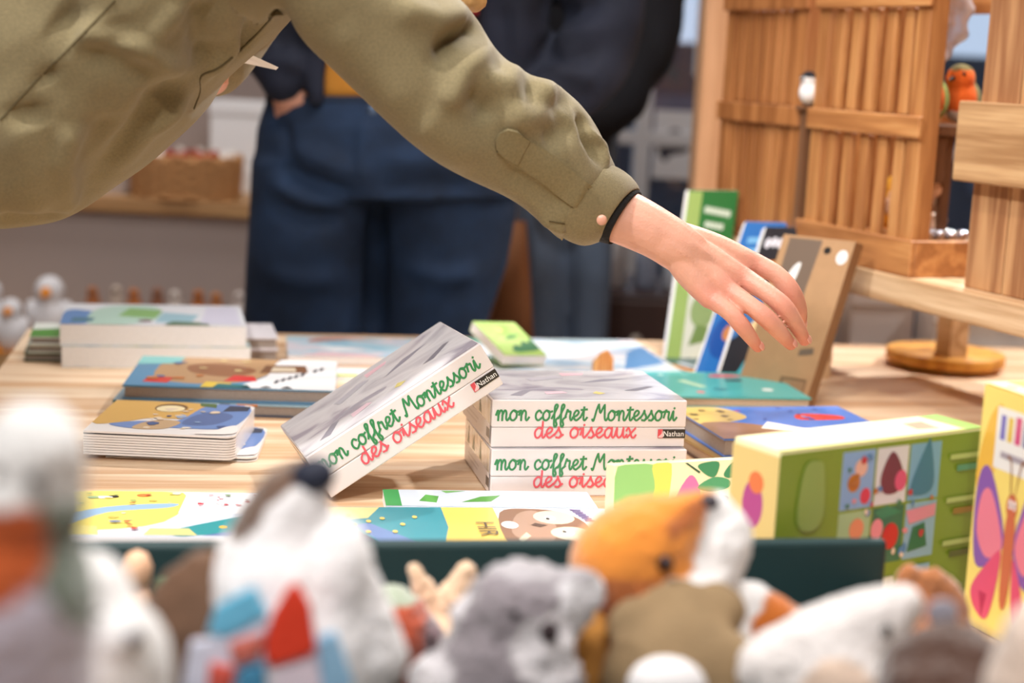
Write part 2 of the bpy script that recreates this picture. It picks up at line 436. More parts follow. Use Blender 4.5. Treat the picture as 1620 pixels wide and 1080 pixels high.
for nm, lo, hi in (('window_frame', (WX0, 4.62, WZ0), (WX0 + .05, 4.70, WZ1)), ('window_frame', (WX1 - .05, 4.62, WZ0), (WX1, 4.70, WZ1)), ('window_frame', (WX0, 4.62, WZ1 - .05), (WX1, 4.70, WZ1)),
                   ('mullion', (.315, 4.63, WZ0), (.36, 4.69, WZ1)), ('mullion', (.92, 4.63, WZ0), (.965, 4.69, WZ1)), ('transom', (WX0, 4.635, .99), (WX1, 4.685, 1.03))):
    box(nm, lo, hi, WF, win, .004)
gl = box('pane', (WX0 + .05, 4.655, WZ0), (WX1 - .05, 4.662, WZ1 - .05), mat('window_glass', (235, 242, 250), .03, trans=1.0), win)
# poster on the glass
po = tag(box('poster', (.37, 4.645, .90), (.50, 4.652, 1.09), mat('poster_paper', (236, 240, 248), .6)), 'small white poster with dark blot taped on the window glass', 'poster')
decal('poster_print', po, (.37, 4.6445, .90), (.13, 0, 0), (0, 0, .19), [('p', (60, 66, 84), [(.1, .42), (.3, .5), (.5, .75), (.6, .6), (.85, .55), (.7, .4), (.4, .35), (.25, .25)]), ('e', (70, 78, 96), .42, .62, .14, .12)])
po2 = tag(box('poster', (.47, 4.645, 1.19), (.62, 4.652, 1.42), mat('poster_paper', (236, 240, 248), .6)), 'white and blue poster high on the window beside the wooden pillar', 'poster')
decal('poster_print', po2, (.47, 4.6445, 1.19), (.15, 0, 0), (0, 0, .23), [('p', (120, 140, 180), [(.1, .5), (.4, .6), (.7, .9), (.9, .85), (.6, .5), (.3, .35)])])
# street wall outside
st = tag(box('street_wall', (-.6, 7.0, 0), (3.2, 7.2, 1.32), mat('street_grey', (62, 68, 80), .8, var=.15, scale=2)), 'dark grey low building across the street outside the window', 'building')
for k in range(4): box('window', (-.2 + k * .7, 6.985, .75), (.2 + k * .7, 7.0, 1.1), mat('street_glass', (96, 108, 126), .3), st)
struct(box('ground', (-4, 4.8, -.1), (5, 9, -.02), mat('street_asphalt', (90, 92, 98), .9)))
# pillar
pl = tag(box('wooden_pillar', (0.315, 2.98, 0), (0.425, 3.09, 2.9), PILLAR, None, .004), 'pale square wooden pillar rising behind the honey wooden crates', 'pillar')
# dark drawer cabinet
cb = thing('drawer_cabinet', 'dark brown drawer cabinet with round knob behind the table', 'cabinet', (.20, 3.62, 0), 0)
CH = aty(1010, 468, 3.62).z; CS = CH / .78
DK = mat('dark_brown_lacquer', (62, 44, 42), .45)
box('body', (0, .02, 0), (.50, .4, CH), DK, cb, .004)
for k in range(3):
    dr = box('drawer', (.01, 0, (.06 + k * .24) * CS), (.49, .02, (.285 + k * .24) * CS), mat('dark_brown_drawer', (70, 50, 46), .4), cb, .003)
    for kx in (.075, .40):
        lathe('knob', [(.004, 0), (.008, .004), (.014, .012), (.015, .018), (.008, .026), (.001, .028)], mat('pale_knob', (170, 158, 146), .3), dr).matrix_local = Matrix.Translation((kx, 0, (.06 + k * .24 + .13) * CS)) @ Matrix.Rotation(math.pi / 2, 4, 'X')
for k, (x, hgt, c, lb) in enumerate(((.03, .16, (225, 228, 236), 'white slim bottle standing at the left on the dark cabinet'), (.10, .12, (150, 160, 182), 'blue-grey squat bottle on the dark cabinet'), (.165, .15, (205, 212, 224), 'pale grey bottle at the right on the dark cabinet'))):
    b = thing('bottle', lb, 'bottle', (.20 + x, 3.76, CH), 0, 'bottles on the dark cabinet')
    lathe('glass_body', [(.02, 0), (.026, .006), (.027, hgt * .6), (.022, hgt * .72), (.01, hgt * .82), (.01, hgt * .9)], mat('bottle%d' % k, c, .3), b)
    lathe('cap', [(.012, hgt * .9), (.012, hgt), (.002, hgt + .002)], mat('cap_dark', (60, 60, 70), .4), b)

# ================================================================== wall shelving on the left
su = thing('wall_shelf_unit', 'taupe wall shelving unit with two wooden shelves at the back', 'shelf', (-2.3, 3.85, 0), 0)
SHW = wood('shelf_wood', (200, 160, 112), (170, 128, 84), axis=0, scale=8)
TA = mat('taupe_panel', (172, 158, 154), .85, var=.03, scale=4)
box('back_panel', (0, .62, 0), (2.1, .66, 2.2), TA, su)
box('shelf', (0, .10, .80), (2.1, .62, .835), SHW, su, .003)
box('shelf', (0, -.25, .47), (2.1, .62, .505), SHW, su, .003)
box('shelf', (0, .3, 1.6), (2.1, .62, 1.635), SHW, su, .003)
for x in (0, 2.07): box('upright', (x, .17, 0), (x + .03, .62, 2.2), TA, su)
box('inner_panel', (.03, .13, .505), (2.07, .16, .80), TA, su)
# wicker basket
bk = thing('wicker_basket', 'low wicker basket filled with small plush on the back shelf', 'basket', (-.82, 4.05, .835), 0)
WK = mat('wicker', (196, 146, 96), .8, var=.15, scale=60)
hb = .105; rx, ry = .125, .10
lathe('basket_bottom', [(.11, 0), (.115, .008)], WK, bk)
for j in range(9):
    pts = []
    n = 72
    for i in range(n):
        a = 2 * math.pi * i / n; q = .006 * math.cos(12 * a + math.pi * j); k = 1 + .012 * j / 2
        pts.append(((rx + q) * k * math.cos(a), (ry + q) * k * math.sin(a), .006 + j * hb / 9))
    v, f = [], []
    for i in range(n):
        p = Vector(pts[i]); d = Vector((math.cos(2 * math.pi * i / n), math.sin(2 * math.pi * i / n), 0))
        for a in range(6):
            t = 2 * math.pi * a / 6; v.append(p + d * .006 * math.cos(t) + Vector((0, 0, .0065 * math.sin(t))))
    for i in range(n):
        for a in range(6):
            f.append((i * 6 + a, i * 6 + (a + 1) % 6, ((i + 1) % n) * 6 + (a + 1) % 6, ((i + 1) % n) * 6 + a))
    mesh('woven_row', v, f, WK, bk, True)
for i in range(24):
    a = 2 * math.pi * i / 24
    v, f = tube([(rx * math.cos(a), ry * math.sin(a), 0), (rx * 1.05 * math.cos(a), ry * 1.05 * math.sin(a), hb + .004)], [.004, .004], 6, 1)
    mesh('stake', v, f, WK, bk, True)
rng = random.Random(4)
for i, (x, y, c, lb) in enumerate(((-.07, -.02, (225, 215, 205), 'cream plush ball at the left in the wicker basket'), (-.015, -.035, (150, 60, 48), 'dark red plush ball in the wicker basket'), (.05, -.03, (160, 66, 50), 'rust red plush ball at the right in the wicker basket'), (0, .04, (210, 200, 192), 'grey white plush ball at the back in the wicker basket'), (.085, .03, (228, 222, 218), 'white plush ball at the rim of the wicker basket'))):
    me = remesh([ellipsoid((0, 0, .04), (.036, .036, .034)), ellipsoid((0, -.028, .05), (.012, .012, .010)), ellipsoid((.024, 0, .07), (.012, .008, .014)), ellipsoid((-.024, 0, .07), (.012, .008, .014))], .005, 3)
    o = link('plush_ball', me, mat('plushball%d' % i, c, .95, bump=.4)); o.location = (-.82 + x, 4.05 + y, .875); tag(o, lb, 'plush toy', 'plush in the wicker basket')
# white box, pale bag on the shelf
wb = thing('white_gift_box', 'white lidded box standing on the back shelf behind the basket', 'box', (-.80, 4.24, .835), 0)
box('box_body', (0, 0, 0), (.17, .14, .20), mat('white_card', (238, 238, 242), .6), wb, .003)
box('lid', (-.004, -.004, .20), (.174, .144, .235), mat('white_card', (238, 238, 242), .6), wb, .003)
me = remesh([tube([(0, 0, .03), (.01, 0, .08), (.0, 0, .13), (.0, 0, .17)], [.06, .075, .06, .022], 16, 4, flat=.7, up=(0, 1, 0)), tube([(-.03, 0, .16), (0, 0, .2), (.035, 0, .155)], [.012, .010, .012], 8, 4)], .006, 4)
rough_up(me, 22, .008, 3)
o = link('cloth_bag', me, mat('pale_cloth', (205, 196, 194), .9, bump=.3)); o.location = (-1.02, 4.08, .827); tag(o, 'pale grey cloth pouch on the back shelf left of the basket', 'bag')
# penguins and small birds on the lower shelf
def penguin(i, x, y, h, lb):
    t = thing('plush_penguin', lb, 'plush toy', (x, y, .505), 0, 'white penguins on the low back shelf')
    s = h / .13
    me = remesh([ellipsoid((0, 0, .045 * s), (.036 * s, .032 * s, .045 * s)), ellipsoid((0, 0, .1 * s), (.027 * s, .026 * s, .028 * s)), ellipsoid((.034 * s, 0, .055 * s), (.01 * s, .016 * s, .03 * s)), ellipsoid((-.034 * s, 0, .055 * s), (.01 * s, .016 * s, .03 * s))], .005, 3)
    def fn(P, N):
        c = np.tile(lin((236, 236, 242)), (len(P), 1)); bk = P[:, 1] > .014 * s; c[bk] = lin((92, 98, 112)); return c
    paint(me, fn); link('body', me, mat('plush_attr', (255, 255, 255), .95, attr=True, bump=.3), t)
    v, f = tube([(0, -.022 * s, .1 * s), (0, -.042 * s, .096 * s)], [.011 * s, .004 * s], 8, 2); mesh('beak', v, f, mat('orange_felt', (238, 150, 50), .8), t, True)
    for q in (-1, 1):
        v, f = ellipsoid((q * .018 * s, -.03 * s, .006 * s), (.014 * s, .02 * s, .006 * s), None, 10, 6); mesh('foot', v, f, mat('orange_felt', (238, 150, 50), .8), t, True)
penguin(0, -1.20, 3.70, .16, 'leftmost white penguin plush with orange beak on the low back shelf')
penguin(1, -1.125, 3.635, .125, 'smaller white penguin plush standing in front of the others')
penguin(2, -1.07, 3.745, .165, 'rightmost white penguin plush with orange beak on the low back shelf')
cols = [(178, 110, 66), (206, 190, 176), (196, 120, 66), (150, 100, 74), (226, 216, 210), (186, 112, 56), (198, 128, 74), (222, 212, 208), (170, 110, 76)]
rs_ = thing('display_step', 'long taupe step on the low back shelf under the small birds', 'step', (-1.02, 3.74, .505), 0)
box('step_body', (0, 0, 0), (.48, .12, .075), TA, rs_, .002)
box('step_trim', (0, -.004, .06), (.48, 0, .075), SHW, rs_, .001)
for i, c in enumerate(cols):
    x = -1.01 + i * .048; x += .03; x = min(x, -.56); y = 3.785 + .03 * (i % 2)
    t = thing('small_bird_figure', 'tiny bird figure in the row on the low back shelf, %s from the penguins' % ['nearest', 'second', 'third', 'fourth', 'fifth', 'sixth', 'seventh', 'eighth', 'ninth'][i], 'figurine', (x, y, .58), 0, 'row of small bird figures')
    me = remesh([ellipsoid((0, 0, .024), (.017, .02, .022)), ellipsoid((0, -.006, .05), (.013, .013, .013)), tube([(0, .015, .02), (0, .04, .03)], [.009, .005], 8, 2)], .004, 2)
    link('body', me, mat('figure%d' % i, c, .8), t)
    v, f = tube([(0, -.016, .05), (0, -.026, .048)], [.005, .001], 6, 1); mesh('beak', v, f, mat('figure_beak', (60, 46, 40), .6), t)

# ================================================================== the table
YAW = math.radians(10)
TC = Vector((-.765, 2.56, 0))
tb = thing('display_table', 'long pine display table covered with picture books and boxes', 'table', TC, YAW)
pw = .152; n_pl = 14
for k in range(n_pl):
    box('plank', (0, -(k + 1) * pw + .0005, TZ - .035), (2.35, -k * pw - .0005, TZ - (.0004 if k % 2 else 0)), PINE, tb, .0012, 1)
box('apron', (.05, -.09, TZ - .12), (2.3, -.06, TZ - .035), PINE, tb)
box('apron', (.05, -n_pl * pw + .06, TZ - .12), (2.3, -n_pl * pw + .09, TZ - .035), PINE, tb)
for x in (.05, 2.24):
    for y in (-.12, -n_pl * pw + .06): box('leg', (x, y, 0), (x + .06, y + .06, TZ - .035), PINE, tb, .003)

# ================================================================== shelf stand with crates, along the right side
SA = math.radians(112.5)
S0 = Vector((.619, 1.98, 0))
sh = thing('crate_shelf', 'thick pine plank shelf on short legs at the right of the table', 'shelf', S0, SA - math.pi)   # local +x nearer to the viewer
# local: x = -s , y = t (away from the table)
def SB(nm, s0, s1, t0, t1, z0, z1, m, p, bev=.002):
    return box(nm, (-s1, t0, z0), (-s0, t1, z1), m, p, bev)
SB('shelf_board', -.30, .56, 0, .17, .90, .94, BEAM, sh, .003)
SB('shelf_board', -.30, .56, .172, .34, .90, .94, BEAM, sh, .003)
for s in (-.02, .5):
    for t in (.03, .28): SB('leg', s, s + .036, t, t + .036, TZ, .90, BEAM, sh, .002)
def crate(nm, lb, s0, s1, t0, t1, zt, mv, mh, nsl, hasbase, sw):
    T = thing(nm, lb, 'crate', S0 + Vector((math.cos(SA), math.sin(SA), 0)) * ((s0 + s1) / 2) + Vector((0, 0, .94)), SA - math.pi)
    sc = (s0 + s1) / 2; Z = .94
    def B(n, a, b, c, d, e, f, m): return box(n, (-(b - sc), c, e - Z), (-(a - sc), d, f - Z), m, T, .0015, 1)
    p = .030
    for (a, c) in ((s0, t0), (s1 - p, t0), (s0, t1 - p), (s1 - p, t1 - p)): B('post', a, a + p, c, c + p, .94, zt, mv)
    if hasbase:
        B('base_panel', s0 - .012, s1 + .012, t0 - .008, t0, .94, .99, mh)
        B('base_panel', s0 - .012, s0 - .002, t0, t1, .94, .99, mh)
        B('base_panel', s1 + .002, s1 + .012, t0, t1, .94, .99, mh)
    B('bottom_board', s0, s1, t0, t1, .94, .952, mh)
    for (z0, z1) in ((1.126, 1.156), (1.30, 1.328), (zt - .03, zt)):
        B('rail', s0 - .004, s1 + .004, t0 - .007, t0, z0, z1, mh)
        B('rail', s0, s1, t1, t1 + .007, z0, z1, mh)
        for e in (s1 - .001,):
            B('rail', e, e + .006, t0, t1, z0, z1, mh)
    for (z0, z1) in ((.955, 1.126), (1.156, 1.30), (1.328, zt - .03)):
        for k in range(nsl):
            a = s0 + p + (s1 - s0 - 2 * p) * (k + .5) / nsl - sw / 2
            B('slat', a, a + sw, t0 + .003, t0 + .013, z0, z1, mv)
            if not hasbase: B('slat', a, a + sw, t1 - .012, t1 - .003, z0, z1, mv)
        m = 3
        for k in range(m):
            a = t0 + p + (t1 - t0 - 2 * p) * (k + .5) / m - sw / 2
            B('slat', s1 - .012, s1 - .003, a, a + sw, z0, z1, mv)
    return T
crate('slatted_crate', 'honey wooden slatted crate with solid base between the plush robins and darker crate', .255, .525, .012, .17, 1.48, CRATE, CRATEH, 5, True, .021)
crate('slatted_crate', 'darker brown slatted crate at the far end beside the pale pillar', .555, .80, .012, .17, 1.48, CRATED, CRATED, 7, False, .021)
# its own shelf prolongation for the far crate
SB('shelf_board', .562, .86, 0, .18, .90, .94, BEAM, sh, .003)
SB('leg', .80, .836, .03, .066, TZ, .90, BEAM, sh, .002)
# near rough-sawn crate
T = thing('rough_sawn_crate', 'rough sawn plank crate with protruding horizontal board at the right edge', 'crate', S0 + Vector((0, 0, .94)), SA - math.pi)
def NB(n, a, b, c, d, e, f, m, bev=.002): return box(n, (-b, c, e - .94), (-a, d, f - .94), m, T, bev, 1)
for (a, b) in ((.085, .158), (.0, .082), (-.085, -.003), (-.17, -.088)):
    NB('plank', a, b, .03, .05, .94, 1.5, ROUGHV)
NB('plank', .140, .158, .052, .13, .94, 1.5, ROUGHV); NB('plank', .140, .158, .133, .22, .94, 1.5, ROUGHV); NB('plank', .140, .158, .223, .30, .94, 1.5, ROUGHV)
NB('cross_board', -.17, .172, .006, .03, 1.078, 1.18, ROUGHH)
NB('cross_board', -.17, .172, .006, .03, 1.36, 1.45, ROUGHH)
NB('plank', -.17, .158, .30, .318, .94, 1.5, ROUGHV)
#@@NEXT
# ================================================================== small things between the crates
def sloc(s, t, z): return S0 + Vector((math.cos(SA), math.sin(SA), 0)) * s + Vector((math.sin(SA), -math.cos(SA), 0)) * t + Vector((0, 0, z))
def plush_bird(nm, lb, loc, sc, c_back, c_breast, c_belly, face=(-1, -.35), cap=None):
    t = thing(nm, lb, 'plush toy', loc, math.atan2(face[1], face[0]), 'plush birds between the crates')
    s = sc
    me = remesh([ellipsoid((0, 0, .04 * s), (.036 * s, .033 * s, .04 * s)), ellipsoid((.01 * s, 0, .078 * s), (.026 * s, .026 * s, .026 * s)), tube([(-.03 * s, 0, .04 * s), (-.07 * s, 0, .02 * s)], [.016 * s, .008 * s], 8, 2)], .003, 3)
    def fn(P, N):
        c = np.tile(lin(c_back), (len(P), 1))
        fr = P[:, 0] > .004 * s
        c[fr] = lin(c_breast); c[fr & (P[:, 2] < .022 * s)] = lin(c_belly)
        if cap: c[(P[:, 2] > .082 * s)] = lin(cap)
        else: c[(P[:, 2] > .092 * s)] = lin(c_back)
        return c
    paint(me, fn); link('body', me, mat('plush_attr', (255, 255, 255), .95, attr=True, bump=.3), t)
    v, f = tube([(.032 * s, 0, .078 * s), (.046 * s, 0, .075 * s)], [.006 * s, .001], 8, 2); mesh('beak', v, f, mat('dark_beak', (46, 40, 40), .5), t, True)
    for q in (-1, 1):
        v, f = ellipsoid((.026 * s, q * .016 * s, .086 * s), (.004 * s,) * 3, None, 10, 6); mesh('eye', v, f, mat('black_eye', (14, 12, 12), .1), t, True)
    return t
hb = thing('wooden_perch', 'dark wooden perch block inside the near end of the honey crate', 'perch', sloc(.318, .078, .952), SA - math.pi)
box('perch_post', (-.006, .02, 0), (.006, .034, .178), mat('dark_perch', (112, 76, 50), .7), hb, .001)
box('perch_bar', (-.028, -.034, .178), (.03, .06, .193), mat('dark_perch', (112, 76, 50), .7), hb, .002)
box('perch_block', (-.0, -.024, .112), (.02, .012, .178), mat('dark_perch', (112, 76, 50), .7), hb, .002)
plush_bird('plush_robin', 'plush robin with orange breast and green back on the perch', sloc(.318, .068, 1.146), .80, (126, 140, 66), (226, 106, 34), (226, 214, 204), (-.8, -.75))
plush_bird('plush_robin', 'second plush robin half hidden by the rough sawn crate', sloc(.322, .125, 1.146), .80, (120, 110, 66), (222, 100, 32), (220, 206, 196), (-.8, -.75))
plush_bird('plush_tit', 'black and white plush tit peering from between the two slatted crates', sloc(.541, -.014 + .03, .94 + .218 + .0), .5, (120, 110, 96), (232, 232, 236), (210, 204, 196), (-.9, -.7), cap=(22, 24, 34))
hb2 = thing('bird_perch', 'slim wooden post carrying the black and white tit', 'perch', sloc(.541, .014, .94), SA - math.pi)
box('post', (-.006, -.008, 0), (.006, .006, .212), mat('dark_perch', (112, 76, 50), .7), hb2, .001)
box('plate', (-.010, -.016, .212), (.010, .014, .218), mat('dark_perch', (112, 76, 50), .7), hb2, .001)
# cellophane, pouch, beads
me = remesh([tube([(0, 0, .02), (.0, 0, .07), (0, 0, .15), (0, 0, .22)], [.022, .034, .026, .006], 12, 3, flat=.6, up=(0, 1, 0))], .004, 1); rough_up(me, 40, .014, 2)
o = link('cellophane_bag', me, mat('cellophane', (226, 220, 226), .12, trans=.5, coat=.5)); o.location = sloc(.325, .09, 1.232); tag(o, 'crinkled clear cellophane bag above the plush robin', 'bag')
me = remesh([ellipsoid((0, 0, .042), (.045, .03, .042)), ellipsoid((.012, -.01, .07), (.025, .02, .025))], .004, 1); rough_up(me, 36, .016, 7)
o = link('crumpled_pouch', me, mat('peach_film', (236, 196, 166), .25, coat=.5, var=.1, scale=20)); o.location = sloc(.355, .085, .985); tag(o, 'crumpled peach gift pouch standing inside the honey crate', 'pouch')
o2 = thing('riser_block', 'low wooden riser under beads and pouch inside the honey crate', 'block', sloc(.39, .09, .952), SA - math.pi)
box('block_body', (-.10, -.045, 0), (.098, .045, .030), CRATEH, o2, .003)
box('block_edge', (-.10, -.047, .030), (.098, -.045, .034), CRATEH, o2, .0005)
for i in range(9):
    rr = random.Random(i); v, f = ellipsoid((0, 0, .009), (.009, .009, .009), None, 12, 8)
    o = mesh('glass_bead', v, f, mat('silver_glass', (215, 218, 228), .08, metal=.9), None, True)
    o.location = sloc(.303 + .0 + .019 * (i // 5), .055 + .0195 * (i % 5) + .006 * (i // 5), .982); tag(o, 'silver glass bead in the cluster inside the honey crate', 'bead', 'silver beads in the crate')
me = remesh([ellipsoid((0, 0, .03), (.03, .024, .03)), ellipsoid((0, 0, .062), (.02, .02, .02))], .004, 2)
o = link('yellow_plush', me, mat('yellow_plush', (236, 180, 62), .9, bump=.3)); o.location = sloc(.43, .105, .984); tag(o, 'small yellow plush chick behind the peach pouch', 'plush toy')
# turntable under the shelf
tt = thing('wooden_stand', 'round mustard wooden stand with thick stem under the shelf', 'stand', (.70, 2.62, TZ), 0)
lathe('disc', [(.0, .008), (.092, .008), (.094, .010), (.094, .024), (.092, .026), (.001, .026)], MUST, tt)
lathe('stem', [(.017, .026), (.016, .03), (.016, .135), (.001, .136)], MUST, tt)
lathe('foot_ring', [(.06, 0), (.06, .008), (.001, .0081)], MUST, tt)
# pale parcels standing behind, seen under the shelf
for i, (x, y, w_, h_, c, lb) in enumerate(((.50, 2.98, .13, .20, (205, 178, 156), 'pale peach carton behind the table under the crate shelf'), (.86, 2.95, .2, .12, (226, 220, 216), 'white low carton behind the round wooden stand'), (.68, 3.0, .12, .15, (196, 186, 182), 'grey carton behind the mustard stem'))):
    t = thing('carton', lb, 'box', (x, y, .70), .1)
    box('carton_body', (-w_ / 2, 0, 0), (w_ / 2, .1, h_), mat('carton%d' % i, c, .7), t, .003); box('flap', (-w_ / 2, -.002, h_ * .62), (w_ / 2, .0, h_), mat('carton%d' % i, c, .7), t)
sb = thing('side_table', 'grey side table standing behind the display table', 'table', (.30, 2.92, 0), .1)
box('table_top', (.08, 0, .67), (.86, .24, .70), mat('grey_top', (128, 120, 118), .6), sb, .003)
for x in (.09, .81):
    for y in (.01, .19): box('leg', (x, y, 0), (x + .04, y + .04, .67), mat('grey_top', (128, 120, 118), .6), sb)

# ================================================================== books
def ang(P0, P1): return math.atan2(P1.y - P0.y, P1.x - P0.x)
def book(nm, lb, P0, yaw, w_, d_, h_, cover, pages, art=(), spine='back', hard=True, cat='book', spine_mat=None, back_mat=None, group=None, sides=()):
    """P0 = front-left-bottom corner. local x along front, y away, z up"""
    t = thing(nm, lb, cat, P0, yaw, group)
    c = .0022 if hard else .0007; ov = .003 if hard else .0003
    xi0, xi1, yi0, yi1 = ov, w_ - ov, ov, d_ - ov
    if spine == 'back': yi1 = d_ - c
    if spine == 'front': yi0 = c
    if spine == 'left': xi0 = c
    if spine == 'right': xi1 = w_ - c
    box('page_block', (xi0, yi0, c), (xi1, yi1, h_ - c), pages, t)
    box('back_cover', (0, 0, 0), (w_, d_, c), back_mat or cover, t, .0004, 1)
    fc = box('front_cover', (0, 0, h_ - c), (w_, d_, h_), cover, t, .0004, 1)
    sm = spine_mat or cover
    if spine == 'back': s = box('spine', (0, d_ - c, c), (w_, d_, h_ - c), sm, t)
    if spine == 'front': s = box('spine', (0, 0, c), (w_, c, h_ - c), sm, t)
    if spine == 'left': s = box('spine', (0, 0, c), (c, d_, h_ - c), sm, t)
    if spine == 'right': s = box('spine', (w_ - c, 0, c), (w_, d_, h_ - c), sm, t)
    if art: decal('cover_print', fc, (0, 0, h_), (w_, 0, 0), (0, d_, 0), list(art))
    if sides and spine == 'front': decal('spine_print', s, (0, 0, 0), (w_, 0, 0), (0, 0, h_), list(sides))
    return t
# --- left tall stack of two thick books
P = atz(97, 581, TZ); y1 = math.radians(13)
stA = wash('cover_sea', [(60, 110, 150), (120, 170, 190), (196, 214, 220), (170, 190, 120), (90, 150, 150)], 14)
book('thick_paperback', 'thick white-paged book at the bottom of the tall left stack', P, y1, .262, .19, .031, stA, PAGE, hard=False, spine='back')
book('thick_paperback', 'thick white-paged book with blue and green cover on top of the tall left stack', P + Vector((-.003, .002, .0312)), y1 - .01, .258, .19, .030, mat('pale_cover', (226, 230, 238), .4, coat=.4), PAGE, hard=False, spine='back',
     art=[('p', (96, 140, 196), [(.0, .0), (.14, .02), (.2, .5), (.05, .7), (0, .5)]), ('p', (176, 208, 196), [(.14, .05), (.34, .0), (.52, .3), (.5, .9), (.2, .8)]), ('p', (130, 178, 110), [(.3, .4), (.5, .3), (.55, .7), (.36, .8)]), ('p', (70, 120, 140), [(.05, .1), (.16, .12), (.18, .3), (.06, .3)]),
          ('p', (150, 190, 206), [(.5, .1), (.7, .15), (.75, .5), (.55, .6)]), ('p', (90, 120, 96), [(.55, .0), (.8, .0), (.78, .14), (.6, .18)]), ('e', (110, 70, 80), .45, .18, .04, .06), ('p', (206, 206, 226), [(.75, .1), (.97, .05), (.97, .9), (.8, .9)])])
# --- stacks beside it
for k in range(3):
    book('thin_book', ['lowest thin book in the small stack at the table\'s left corner', 'middle thin book in the small stack at the table\'s left corner', 'green and white thin book topping the small stack at the left corner'][k], atz(38, 572, TZ) + Vector((.004 * k, 0, .0122 * k)), y1, .13, .12, .012, mat('thin%d' % k, [(70, 84, 60), (200, 205, 190), (224, 230, 224)][k], .4), PAGEG, spine='back',
         art=[('p', (80, 150, 60), [(0, 0), (.4, 0), (.3, .6), (0, .5)])] if k == 2 else ())
P = atz(395, 582, TZ)
for k in range(2):
    book('grey_paperback', ['lower grey paged book beside the tall left stack', 'upper grey paged book beside the tall left stack'][k], P + Vector((-.05, .035, .0182 * k)), y1, .085, .13, .018, mat('greyc%d' % k, [(190, 184, 190), (226, 222, 228)][k], .4, coat=.3), PAGEG, spine='back', art=scatter(k + 8, 5, [(150, 140, 160), (196, 180, 190)]))
# --- pair of hardcovers
HB = atz(178, 652, TZ); yh = math.radians(4)
HB = Vector((HB.x, HB.y, TZ))
lo_ = book('hardcover_album', 'lower pale blue hardcover album under the illustrated animal album', HB, yh, .262, .20, .016, mat('pale_blue_board', (150, 186, 206), .4, coat=.4), PAGEG, spine='left', back_mat=mat('navy_board', (44, 62, 92), .4), spine_mat=mat('teal_board', (64, 130, 140), .4, coat=.4))
decal('edge_print', [c for c in lo_.children if c.name.startswith('front_cover')][0], (0, 0, .0138), (.262, 0, 0), (0, 0, .0022), [('r', (70, 130, 140), 0, 0, .2, 1), ('r', (196, 90, 60), .22, 0, .3, 1), ('r', (70, 60, 70), .5, 0, .55, 1), ('r', (226, 140, 60), .58, 0, .68, 1)])
book('hardcover_album', 'illustrated hardcover album with brown animal and black lettering on the left pile', HB + Vector((.011, .003, .0166)), yh + .03, .262, .20, .018, mat('album_blue', (92, 150, 190), .35, coat=.4), PAGEG, spine='back',
     art=[('p', (188, 150, 110), [(.12, .3), (.35, .1), (.62, .3), (.7, 1), (.2, 1)]), ('p', (150, 100, 66), [(.3, .45), (.5, .35), (.6, .6), (.42, .8), (.26, .7)]), ('p', (120, 190, 190), [(0, .7), (.2, .75), (.22, 1), (0, 1)]), ('p', (238, 238, 240), [(.55, 0), (1, 0), (1, 1), (.72, 1), (.66, .4)]),
          ('p', (212, 66, 56), [(.08, .12), (.2, .1), (.22, .28), (.1, .3)]), ('p', (226, 196, 72), [(.36, 0), (.5, 0), (.5, .14), (.38, .18)]), ('p', (216, 50, 50), [(.46, .2), (.62, .22), (.6, .38), (.5, .4)]), ('p', (36, 110, 116), [(.42, 0), (.6, 0), (.58, .1), (.44, .12)]), ('p', (130, 90, 60), [(.62, .5), (.86, .55), (.84, .8), (.64, .78)]), ('p', (222, 206, 180), [(.67, .55), (.8, .58), (.79, .72), (.68, .72)]),
          *[('p', (40, 40, 52), [(.70 + .03 * k, .18 + .065 * k), (.716 + .03 * k, .17 + .065 * k), (.728 + .03 * k, .27 + .065 * k), (.712 + .03 * k, .285 + .065 * k)]) for k in range(8) if k != 5], ('p', (24, 24, 28), [(.55, .01), (.6, .02), (.58, .06)]), ('p', (24, 24, 28), [(.64, .01), (.7, .02), (.67, .07)]), ('p', (24, 24, 28), [(.74, .02), (.8, .01), (.77, .08)])] + scatter(3, 10, [(200, 120, 60), (240, 220, 160), (70, 110, 160)], (.1, .2, .55, .95), (.02, .04)))
